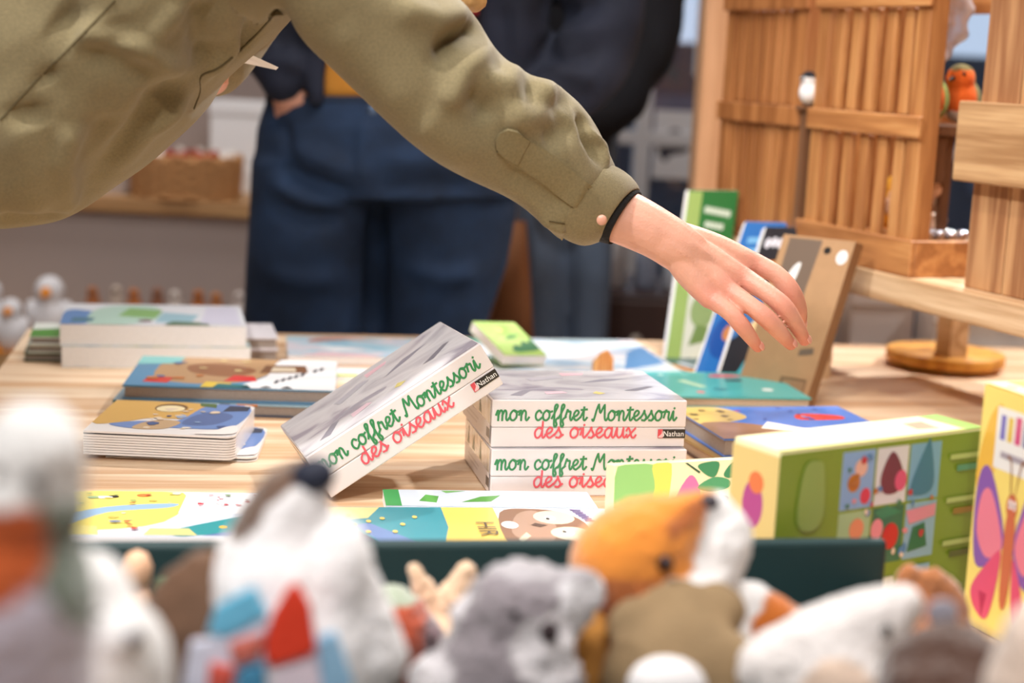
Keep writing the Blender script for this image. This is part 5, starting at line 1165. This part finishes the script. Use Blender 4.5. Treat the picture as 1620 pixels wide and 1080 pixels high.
def seam(pts, wd=2.2):
    a = resamp(pts, 26); drape('seam', ([(x, y - wd / 2) for x, y in a], [(x + wd * .4, y + wd / 2) for x, y in a]), SEAM, jk, .0007)
seam([(182, 0), (120, 65), (60, 125), (0, 190)], 2.6)
seam([(440, 15), (400, 60), (350, 105), (318, 120), (316, 145), (306, 172)], 2.2)
seam([(868, 350), (900, 354), (925, 348), (936, 336)], 2.0)
seam([(840, 231), (882, 258), (920, 290), (948, 314)], 1.0)
seam([(818, 253), (856, 279), (902, 315), (930, 338)], 1.0)
seam([(788, 222), (793, 212), (804, 207), (816, 210), (830, 222)], 1.0)
# cuff
cl_, cu_ = [(890, 374), (908, 384), (928, 391), (944, 384), (958, 380)], [(962, 258), (978, 266), (990, 274), (1000, 284), (1008, 297)]
rings = []
for i in range(5):
    xm = (cl_[i][0] + cu_[i][0]) / 2
    rings.append((aty(*cl_[i], sleeveY(xm)), aty(*cu_[i], sleeveY(xm)), .044 - .001 * i, (.35, 1, 0)))
rr_ = list(rings) + [(Vector(r[0]) * .94 + Vector(r[1]) * .06, Vector(r[1]) * .94 + Vector(r[0]) * .06, r[2] * .9, r[3]) for r in reversed(rings)]
v, f = loft(rr_, False); n_ = 28; m_ = len(rr_)
f += [((m_ - 1) * n_ + k, (m_ - 1) * n_ + (k + 1) % n_, (k + 1) % n_, k) for k in range(n_)]
cf = mesh('cuff', [Vector(p) - wb_ for p in v], f, KH, jk, True); sd = cf.modifiers.new('s', 'SUBSURF'); sd.levels = 2; sd.render_levels = 2
# black inner cuff
a0_, a1_ = (930, 378), (966, 388); b0_, b1_ = (985, 292), (1010, 304)
rings = [(aty(930, 376, 1.66), aty(985, 288, 1.66), .036, (.35, 1, 0)), (aty(955, 383, 1.66), aty(1003, 296, 1.66), .036, (.35, 1, 0)), (aty(968, 386, 1.66), aty(1010, 304, 1.66), .035, (.35, 1, 0)), (aty(966, 384, 1.66), aty(1008, 308, 1.66), .031, (.35, 1, 0))]
v, f = loft(rings); mesh('inner_cuff', [Vector(p) - wb_ for p in v], f, mat('black_knit', (24, 24, 28), .95, bump=.5), W, True)
# button
bq = aty(952, 348, sleeveY(952) - .045)
v, f = ellipsoid((0, 0, 0), (.0052, .0022, .0052), None, 14, 8)
Mb = Matrix.Rotation(.5, 3, 'Y')
mesh('button', [bq - wb_ + Mb @ p for p in v], f, mat('pink_button', (206, 150, 128), .35), cf, True)
# hand and forearm, then the rest of the body (one mesh)
def hp(x, y, d=0): return aty(x, y, HD + d)
r_ = lambda pxs: pxs / FPX * HD / 2
hand = []
hand.append(tube([hp(930, 322, .0), hp(990, 345, .0), hp(1040, 370, .0), hp(1075, 393, .002), hp(1115, 425, .006)], [.030, .0285, .0262, .0250, .0190], 18, 4, flat=.82, up=(0, -1, .4)))
K = {'i': (1193, 418, .030), 'm': (1176, 440, .010), 'r': (1150, 460, -.004), 'p': (1122, 472, -.012)}
wr = {'i': (1078, 372, .016), 'm': (1072, 385, .004), 'r': (1066, 398, -.004), 'p': (1062, 401, -.004)}
for k in 'imrp':
    hand.append(tube([hp(wr[k][0] - 14, wr[k][1] - 6, wr[k][2] + .004), hp(*wr[k]), hp((wr[k][0] + K[k][0]) / 2, (wr[k][1] + K[k][1]) / 2 - 2, (wr[k][2] + K[k][2]) / 2 + .004), hp(*K[k])], [.012, .0142 if k != 'p' else .0125, .0148, .0122 if k != 'p' else .0108], 14, 4))
hand.append(ellipsoid(hp(1120, 428, .022), (.036, .02, .024), Matrix.Rotation(.6, 3, 'Y')))
fing = {
 'i': ([(1193, 416, .030), (1228, 434, .024), (1251, 460, .022), (1264, 488, .030), (1266, 512, .042)], [.0122, .0106, .0110, .0092, .0072]),
 'm': ([(1176, 439, .010), (1212, 462, -.004), (1240, 486, -.008), (1260, 515, -.002), (1273, 538, .008)], [.0122, .0104, .0110, .0092, .0070]),
 'r': ([(1150, 458, -.004), (1184, 481, -.016), (1212, 503, -.020), (1236, 528, -.014), (1251, 545, -.006)], [.0118, .0101, .0106, .0088, .0067]),
 'p': ([(1122, 471, -.012), (1150, 491, -.020), (1171, 512, -.022), (1188, 534, -.018), (1199, 549, -.012)], [.0108, .0092, .0096, .0080, .0062])}
for k, (pp, rr) in fing.items(): hand.append(tube([hp(*q) for q in pp], [q * .94 for q in rr], 14, 5))
hand.append(tube([hp(1085, 392, .022), hp(1118, 425, .050), hp(1150, 455, .062), hp(1180, 478, .066)], [.016, .0135, .0115, .008], 12, 4))
hm = remesh(hand, .0015, 9)
def skinc(P, N):
    c = np.tile(lin((214, 158, 136)), (len(P), 1)); red = lin((196, 106, 92))
    w_ = np.zeros(len(P))
    for k, (pp, rr) in fing.items():
        for q, ww, rad in ((pp[0], .55, .012), (pp[2], .55, .010), (pp[4], .75, .011), (pp[3], .3, .009)):
            d = np.linalg.norm(P - np.array(hp(*q)), axis=1); w_ = np.maximum(w_, ww * np.exp(-(d / (rad * 1.5)) ** 2))
    return c * (1 - w_[:, None]) + red * w_[:, None]

# tendons, knuckle and wrist relief
folds(hm, [([np.array(hp(*wr[k], )) + np.array((0, -.018, .006)), np.array(hp(K[k][0], K[k][1] - 4, K[k][2])) + np.array((0, -.012, .006))], .005, .0014) for k in 'imr'] +
      [([np.array(hp((K[a][0] + K[b][0]) / 2, (K[a][1] + K[b][1]) / 2, min(K[a][2], K[b][2]) - .012)), np.array(hp((K[a][0] + K[b][0]) / 2 - 40, (K[a][1] + K[b][1]) / 2 - 25, min(K[a][2], K[b][2]) - .014))], .006, -.0016) for a, b in ('im', 'mr', 'rp')] +
      [([np.array(hp(1040, 398, -.024)), np.array(hp(1052, 372, -.026))], .006, -.0012)])
Ph = get_co(hm); fh = [tuple(p.vertices) for p in hm.polygons]
hd_c = aty(700, -190, 1.72)
hp_, HT, HM = head_parts(hd_c, math.radians(15))
body = remesh(hp_ + [tube([aty(520, -190, 1.68), aty(600, -200, 1.69), aty(680, -160, 1.71)], [.06, .055, .05], 14, 3), tube([aty(330, -130, 1.63), aty(60, -20, 1.62), aty(-250, 60, 1.62)], [.07, .09, .10], 16, 4), tube([aty(480, -90, 1.54), aty(720, 115, 1.585), aty(820, 220, 1.615), aty(950, 330, 1.655)], [.035, .028, .026, .026], 14, 4),
     tube([aty(430, -120, 1.84), aty(345, 60, 1.90), aty(333, 120, 1.86)], [.04, .035, .024], 12, 4), tube([aty(332, 118, 1.86), aty(330, 140, 1.85)], [.022, .012], 12, 2)]
    + [tube([aty(338 + 4 * k, 112 + 3 * k, 1.855 - .012 * k), aty(336 + 3 * k, 136 - 2 * k, 1.845 - .012 * k), aty(331 - 3 * k, 150 - 6 * k, 1.845 - .012 * k)], [.009, .0085, .006], 10, 3) for k in range(4)]
    + [tube([aty(345, 100, 1.87), aty(352, 110, 1.84), aty(362, 108, 1.82)], [.010, .009, .007], 10, 3)], .006, 5)
Pb = get_co(body); fb = [tuple(p.vertices) for p in body.polygons]
bo = mesh('body', np.concatenate([Ph, Pb]), fh + [tuple(i + len(Ph) for i in q) for q in fb], SKINA, W, True); paint(bo.data, skinc); to_local(bo.data, wb_)
face_bits(W, HT, 1.0, wb_)
NAIL = mat('nail', (218, 156, 142), .3, coat=.3)
for k, (pp, rr) in fing.items():
    a = hp(*pp[-2]); b = hp(*pp[-1]); d = (b - a).normalized(); up = Vector((.25, -.75, .6)); up = (up - d * up.dot(d)).normalized(); s_ = d.cross(up)
    Mn = Matrix((s_, d, up)).transposed(); v, f = ellipsoid((0, 0, 0), (.0042, .0055, .0012), None, 12, 8)
    mesh('nail', [b - d * .001 + up * (rr[-1] * .86) + Mn @ p - wb_ for p in v], f, NAIL, W, True)
# hair: cap plus falling strands
HAIR = mat('blonde_hair', (206, 160, 104), .45, var=.2, scale=60)
hv = remesh([ellipsoid(HT((-.035, 0, .045)), (.10, .088, .085), HM), ellipsoid(HT((-.08, 0, -.03)), (.06, .075, .08), HM), tube([HT((-.03, -.075, .03)), HT((.0, -.085, -.06)), HT((.02, -.08, -.12))], [.03, .026, .014], 10, 4)], .006, 4)
P = get_co(hv); N = get_no(hv); set_co(hv, P + N * (nz(P * np.array((1, 1, .15)), 70, 2) * .006)[:, None] - np.array(wb_)); link('hair', hv, HAIR, W)
rs = random.Random(2)
for k in range(16):
    x0 = 690 + rs.uniform(-30, 40); x1 = 726 + rs.uniform(-12, 18)
    v, f = tube([aty(x0, -150, 1.66), aty((x0 + x1) / 2 + 8, -70, 1.655), aty(x1, 8 + rs.uniform(-8, 14), 1.655)], [.003, .003, .0008], 6, 5); mesh('hair_strand', [p - wb_ for p in v], f, HAIR, W, True)
for k in range(4):
    x1 = 455 + 3 * k
    v, f = tube([aty(470 + 5 * k, -80, 1.50), aty(x1, 20 + 3 * (k % 3), 1.49)], [.0015, .0006], 6, 5); mesh('hair_strand', [p - wb_ for p in v], f, HAIR, W, True)
# trousers and shoes
me = remesh([tube([(-1.02, 1.60, 1.03), (-1.14, 1.60, .95)], [.15, .15], 18, 3), tube([(-1.10, 1.52, .92), (-1.14, 1.52, .5), (-1.20, 1.52, .08)], [.095, .07, .055], 14, 4), tube([(-1.12, 1.70, .92), (-1.2, 1.71, .5), (-1.27, 1.72, .08)], [.095, .07, .055], 14, 4)], .012, 4); to_local(me, wb_)
link('trousers', me, mat('black_trousers', (40, 40, 44), .9), W)
for (x, y) in ((-1.17, 1.52), (-1.24, 1.72)):
    me = remesh([tube([(x - .03, y, .045), (x + .06, y, .04), (x + .15, y, .032)], [.045, .042, .032], 12, 3)], .008, 2)
    P = get_co(me); P[:, 2] = np.maximum(P[:, 2], 0.001); set_co(me, P - np.array(wb_)); link('shoe', me, mat('shoe_dark', (50, 44, 42), .6), W)
# white card in the other hand
q = [aty(350, 78, 1.80), aty(396, 86, 1.82), aty(437, 105, 1.84), aty(433, 109, 1.845), aty(372, 96, 1.83)]
v = q + [p + Vector((.002, .004, -.001)) for p in q]; n_ = 5
o = mesh('paper_tag', [p - q[0] for p in v], [tuple(range(n_)), tuple(range(2 * n_ - 1, n_ - 1, -1))] + [(i, n_ + i, n_ + (i + 1) % n_, (i + 1) % n_) for i in range(n_)], mat('white_paper', (240, 238, 236), .7)); o.location = q[0]
tag(o, 'pointed white paper held at the chest of the bending person', 'paper')

# ------------------------------------------------ standing person in jeans, mustard sweater and navy jacket
def P3(x, y, Y): return aty(x, y, Y)
Y = 2.93
ab = Vector((P3(600, 400, Y).x, Y, 0))
A = thing('person', 'standing person in dark blue jeans and navy jacket, hand in pocket', 'person', ab)
DEN = mat('dark_denim', (24, 46, 76), .85, var=.4, scale=14, bump=.3, bscale=700)
hips = loft([(P3(424, 150, Y), P3(778, 150, Y), .125, HP), (P3(408, 200, Y), P3(795, 200, Y), .14, HP), (P3(402, 260, Y), P3(806, 260, Y), .14, HP), (P3(398, 310, Y), P3(818, 310, Y), .13, HP)])
legs = []
for L, Rr, Yl in (([(400, 250), (396, 330), (390, 420), (385, 530), (382, 800), (392, 1130)], [(590, 250), (600, 330), (598, 420), (600, 530), (560, 800), (520, 1130)], Y), ([(585, 250), (590, 330), (594, 420), (596, 530), (625, 800), (650, 1130)], [(808, 250), (818, 330), (802, 420), (764, 530), (750, 800), (760, 1130)], Y + .03)):
    legs.append(loft([(P3(*a, Yl), P3(*b, Yl), t_, HP) for a, b, t_ in zip(L, Rr, (.12, .115, .105, .10, .085, .075))]))
me = remesh([hips] + legs, .008, 4)
_sl = surf(me)
fl = lambda *pts: [_sl(x, y, 2.9) for x, y in pts]
folds(me, [(fl((450, 230), (500, 250), (560, 275)), .02, .014), (fl((440, 262), (500, 290), (565, 310)), .016, -.014), (fl((430, 290), (490, 318), (555, 325)), .016, .012), (fl((425, 320), (480, 345), (540, 345)), .018, -.012), (fl((600, 255), (680, 250), (750, 262)), .018, .010), (fl((605, 300), (680, 290), (760, 300)), .016, -.010), (fl((578, 190), (572, 240), (575, 290)), .012, .008), (fl((595, 330), (590, 430), (588, 530)), .018, -.03), (fl((420, 430), (480, 445), (540, 440)), .02, .008), (fl((640, 420), (700, 440), (760, 430)), .02, .008), (fl((425, 185), (450, 205), (470, 260)), .014, -.01)])
to_local(me, ab); jn = link('jeans', me, DEN, A)
v, f = loft([(P3(420, 164, Y), P3(782, 164, Y), .128, HP), (P3(421, 150, Y), P3(781, 150, Y), .127, HP)]); mesh('waistband', [p - ab for p in v], f, mat('dark_denim2', (22, 38, 62), .85), A, True)
v, f = ellipsoid(P3(600, 170, Y) + Vector((0, -.132, 0)), (.010, .004, .010)); mesh('jeans_button', [p - ab for p in v], f, mat('metal_btn', (90, 110, 140), .4, metal=.6), A, True)
sw = remesh([loft([(P3(455, 162, Y), P3(760, 150, Y), .12, HP), (P3(450, 100, Y), P3(765, 90, Y), .125, HP), (P3(440, -80, Y), P3(775, -80, Y), .12, HP), (P3(430, -230, Y), P3(785, -230, Y), .11, HP), (P3(540, -330, Y), P3(680, -330, Y), .06, HP)])], .01, 3); to_local(sw, ab)
link('sweater', sw, mat('mustard_knit', (206, 140, 52), .9, bump=.4, bscale=500), A)
NV = mat('navy_jacket', (21, 27, 46), .85, var=.25, scale=12, bump=.2, bscale=500)
Yj = Y - .02
jl = loft([(P3(418, 30, Yj), P3(528, 100, Yj), .10, HP), (P3(420, -40, Yj), P3(535, -40, Yj), .13, HP), (P3(410, -160, Yj), P3(545, -180, Yj), .14, HP), (P3(420, -260, Yj), P3(570, -290, Yj), .12, HP)])
flap = loft([(P3(488, 172, Y - .125), P3(514, 168, Y - .125), .012, HP), (P3(480, 120, Y - .125), P3(520, 110, Y - .125), .018, HP), (P3(470, 40, Y - .115), P3(530, 40, Y - .115), .022, HP), (P3(465, -60, Y - .1), P3(535, -60, Y - .1), .03, HP)])
arm1 = tube([P3(420, -240, Y), P3(395, -100, Y + .03), P3(415, 40, Y - .03), P3(448, 118, Y - .09)], [.085, .075, .062, .048], 16, 5)
arm1b = tube([P3(430, 60, Y - .06), P3(470, 95, Y - .09)], [.055, .05], 14, 3)
jr = loft([(P3(735, 160, Yj), P3(850, 150, Yj), .125, HP), (P3(740, 60, Yj), P3(870, 60, Yj), .135, HP), (P3(735, -60, Yj), P3(875, -60, Yj), .14, HP), (P3(720, -180, Yj), P3(850, -190, Yj), .14, HP), (P3(690, -280, Yj), P3(800, -290, Yj), .11, HP)])
arm2 = tube([P3(800, -240, Y), P3(905, -110, Y - .01), P3(955, 20, Y - .03), P3(915, 120, Y - .09), P3(840, 185, Y - .13)], [.085, .082, .075, .066, .054], 16, 5)
back = loft([(P3(425, 110, Y + .06), P3(850, 110, Y + .06), .08, HP), (P3(420, -60, Y + .05), P3(870, -60, Y + .05), .10, HP), (P3(420, -250, Y + .03), P3(820, -270, Y + .03), .10, HP)])
jm2 = remesh([jl, flap, arm1, arm1b, jr, arm2, back], .008, 4)
_s2 = surf(jm2)
fl2 = lambda *pts: [_s2(x, y, 2.9) for x, y in pts]
folds(jm2, [(fl2((860, 40), (890, 60), (960, 50)), .018, .014), (fl2((850, 80), (890, 95), (950, 85)), .016, -.014), (fl2((870, 110), (910, 120), (940, 130)), .016, .012), (fl2((860, -10), (900, 20), (960, 10)), .018, -.012), (fl2((790, 0), (800, 80), (810, 140)), .02, -.01), (fl2((430, 70), (460, 60), (490, 80)), .014, -.012), (fl2((425, 100), (450, 95), (475, 110)), .012, .008)])
rough_up(jm2, 14, .008, 4); to_local(jm2, ab); link('jacket', jm2, NV, A)
v, f = tube([P3(424, 118, Y - .085), P3(436, 132, Y - .095)], [.044, .040], 14, 2); 
v, f = loft([(P3(419, 131, Y - .09), P3(486, 122, Y - .09), .036, HP), (P3(421, 138, Y - .095), P3(484, 131, Y - .095), .035, HP)]); mesh('sweater_cuff', [p - ab for p in v], f, mat('mustard_knit', (206, 140, 52), .9), A, True)
hp2, HT2, HM2 = head_parts(P3(610, -420, Y - .02), math.radians(-80))
bd = remesh(hp2 + [tube([P3(610, -240, Y), P3(610, -330, Y), P3(610, -380, Y)], [.07, .058, .055], 14, 3), loft([(P3(460, 140, Y), P3(750, 130, Y), .10, HP), (P3(450, -200, Y), P3(770, -200, Y), .09, HP)]), tube([P3(440, -200, Y), P3(410, -60, Y), P3(440, 80, Y - .07), P3(453, 138, Y - .088), P3(462, 180, Y - .06)], [.05, .045, .035, .031, .026], 12, 4),
    tube([P3(790, -200, Y), P3(905, -110, Y - .01), P3(950, 20, Y - .03), P3(910, 120, Y - .09), P3(840, 185, Y - .12)], [.045, .04, .036, .03, .028], 12, 4), tube([P3(500, 200, Y), P3(490, 500, Y), P3(455, 1150, Y)], [.07, .055, .035], 12, 4), tube([P3(700, 200, Y), P3(690, 500, Y + .03), P3(705, 1150, Y + .03)], [.07, .055, .035], 12, 4)]
    + [tube([P3(440 + 9 * k, 160, Y - .08), P3(442 + 9 * k, 185, Y - .07), P3(446 + 8 * k, 205, Y - .07)], [.010, .0095, .008], 8, 3) for k in range(4)] + [tube([P3(476, 148, Y - .10), P3(482, 176, Y - .10)], [.011, .009], 8, 2)], .007, 4)
to_local(bd, ab); link('body', bd, SKIN, A); face_bits(A, HT2, 1.0, ab)
hv = remesh([ellipsoid(HT2((-.03, 0, .05)), (.10, .085, .08), HM2), ellipsoid(HT2((-.07, 0, -.01)), (.055, .075, .06), HM2)], .007, 3); rough_up(hv, 50, .006, 2); to_local(hv, ab); link('hair', hv, mat('dark_hair', (60, 44, 34), .6), A)
for L in ((455, 0), (705, .03)):
    q = P3(L[0], 1150, Y + L[1]); me = remesh([tube([(q.x, q.y + .06, .045), (q.x, q.y - .05, .04), (q.x, q.y - .15, .035)], [.045, .045, .035], 12, 3)], .008, 2); to_local(me, ab); link('shoe', me, mat('shoe_dark', (50, 44, 42), .6), A)
# red checked scarf end
v, f = loft([(P3(735, 20, Y - .15), P3(757, 24, Y - .15), .012, HP), (P3(730, -60, Y - .15), P3(765, -60, Y - .15), .02, HP), (P3(700, -200, Y - .11), P3(745, -220, Y - .11), .03, HP)])
mesh('scarf', [p - ab for p in v], f, mat('red_scarf', (176, 36, 52), .9, var=.3, scale=30), A, True)
# ------------------------------------------------ second standing person, mostly hidden
Y = 3.36
bb_ = Vector((P3(900, 400, Y).x, Y, 0))
Bp = thing('person', 'person in black coat and pale blue jeans behind the navy jacket', 'person', bb_)
lg = []
for L, Rr in (([(815, 200), (818, 330), (822, 420), (828, 530), (835, 1000)], [(905, 200), (900, 330), (896, 420), (894, 530), (890, 1000)]), ([(885, 200), (890, 330), (894, 420), (896, 530), (900, 1000)], [(980, 200), (972, 330), (968, 420), (962, 530), (955, 1000)])):
    lg.append(loft([(P3(*a, Y), P3(*b, Y), .085 - .005 * k, HP) for k, (a, b) in enumerate(zip(L, Rr))]))
me = remesh(lg + [loft([(P3(812, 150, Y), P3(982, 150, Y), .10, HP), (P3(815, 260, Y), P3(976, 260, Y), .10, HP)])], .01, 3); folds(me, [([np.array(P3(894, 300, Y - .09)), np.array(P3(896, 520, Y - .09))], .02, -.02)]); to_local(me, bb_)
link('jeans', me, mat('pale_denim', (112, 132, 160), .85, var=.15, scale=12), Bp)
me = remesh([loft([(P3(810, 240, Y), P3(965, 240, Y), .13, HP), (P3(800, 60, Y), P3(985, 60, Y), .14, HP), (P3(800, -100, Y), P3(990, -100, Y), .14, HP), (P3(830, -200, Y), P3(960, -200, Y), .10, HP)]), tube([P3(975, -140, Y), P3(1020, -40, Y), P3(1018, 60, Y - .03), P3(975, 160, Y - .09), P3(935, 185, Y - .12)], [.085, .078, .07, .056, .045], 16, 5), tube([P3(815, -140, Y), P3(790, 0, Y), P3(800, 120, Y - .05)], [.08, .07, .055], 14, 4)], .01, 3); rough_up(me, 12, .014, 3); to_local(me, bb_)
link('coat', me, mat('black_coat', (16, 18, 28), .85, var=.2, scale=14), Bp)
hp3, HT3, HM3 = head_parts(P3(895, -310, Y), math.radians(-100))
bd = remesh(hp3 + [tube([P3(895, -180, Y), P3(895, -270, Y)], [.06, .055], 12, 2), loft([(P3(830, 200, Y), P3(950, 200, Y), .08, HP), (P3(830, -120, Y), P3(960, -120, Y), .08, HP)]), tube([P3(970, -120, Y), P3(1012, 0, Y), P3(1000, 100, Y - .05), P3(925, 195, Y - .12)], [.05, .045, .035, .03], 12, 4), tube([P3(860, 250, Y), P3(862, 1000, Y)], [.05, .035], 12, 3), tube([P3(930, 250, Y), P3(926, 1000, Y)], [.05, .035], 12, 3)] + [tube([P3(930 - 6 * k, 196 + 8 * k, Y - .13), P3(905 - 6 * k, 210 + 8 * k, Y - .135)], [.010, .008], 8, 2) for k in range(4)] + [tube([P3(928, 182, Y - .125), P3(912, 184, Y - .145)], [.011, .009], 8, 2)], .008, 3)
to_local(bd, bb_); link('body', bd, SKIN, Bp); face_bits(Bp, HT3, 1.0, bb_)
hv = remesh([ellipsoid(HT3((-.03, 0, .05)), (.10, .085, .08), HM3), ellipsoid(HT3((-.07, 0, -.03)), (.055, .08, .10), HM3)], .008, 3); to_local(hv, bb_); link('hair', hv, mat('dark_hair', (60, 44, 34), .6), Bp)
for x in (862, 926):
    q = P3(x, 1000, Y); me = remesh([tube([(q.x, q.y + .06, .045), (q.x, q.y - .05, .04), (q.x, q.y - .15, .035)], [.04, .04, .032], 12, 3)], .008, 2); to_local(me, bb_); link('shoe', me, mat('shoe_dark', (50, 44, 42), .6), Bp)
# tan stool leg / tote behind the jeans
tg = thing('tan_tote_bag', 'tan cloth tote bag hanging between the two standing people', 'bag', (P3(812, 450, 3.2).x, 3.2, P3(812, 530, 3.2).z - .12))
zb = tg.location.z
v, f = loft([(P3(770, 560, 3.2) - tg.location, P3(845, 560, 3.2) - tg.location, .03, HP), (P3(778, 450, 3.2) - tg.location, P3(840, 450, 3.2) - tg.location, .035, HP), (P3(795, 350, 3.2) - tg.location, P3(832, 350, 3.2) - tg.location, .015, HP)]); mesh('bag_body', v, f, mat('tan_canvas', (190, 132, 92), .9), tg, True)
v, f = tube([P3(805, 355, 3.2) - tg.location, P3(800, 200, 3.22) - tg.location, P3(815, 60, 3.23) - tg.location], [.008, .008, .008], 8, 4); mesh('bag_strap', v, f, mat('tan_canvas', (190, 132, 92), .9), tg, True)
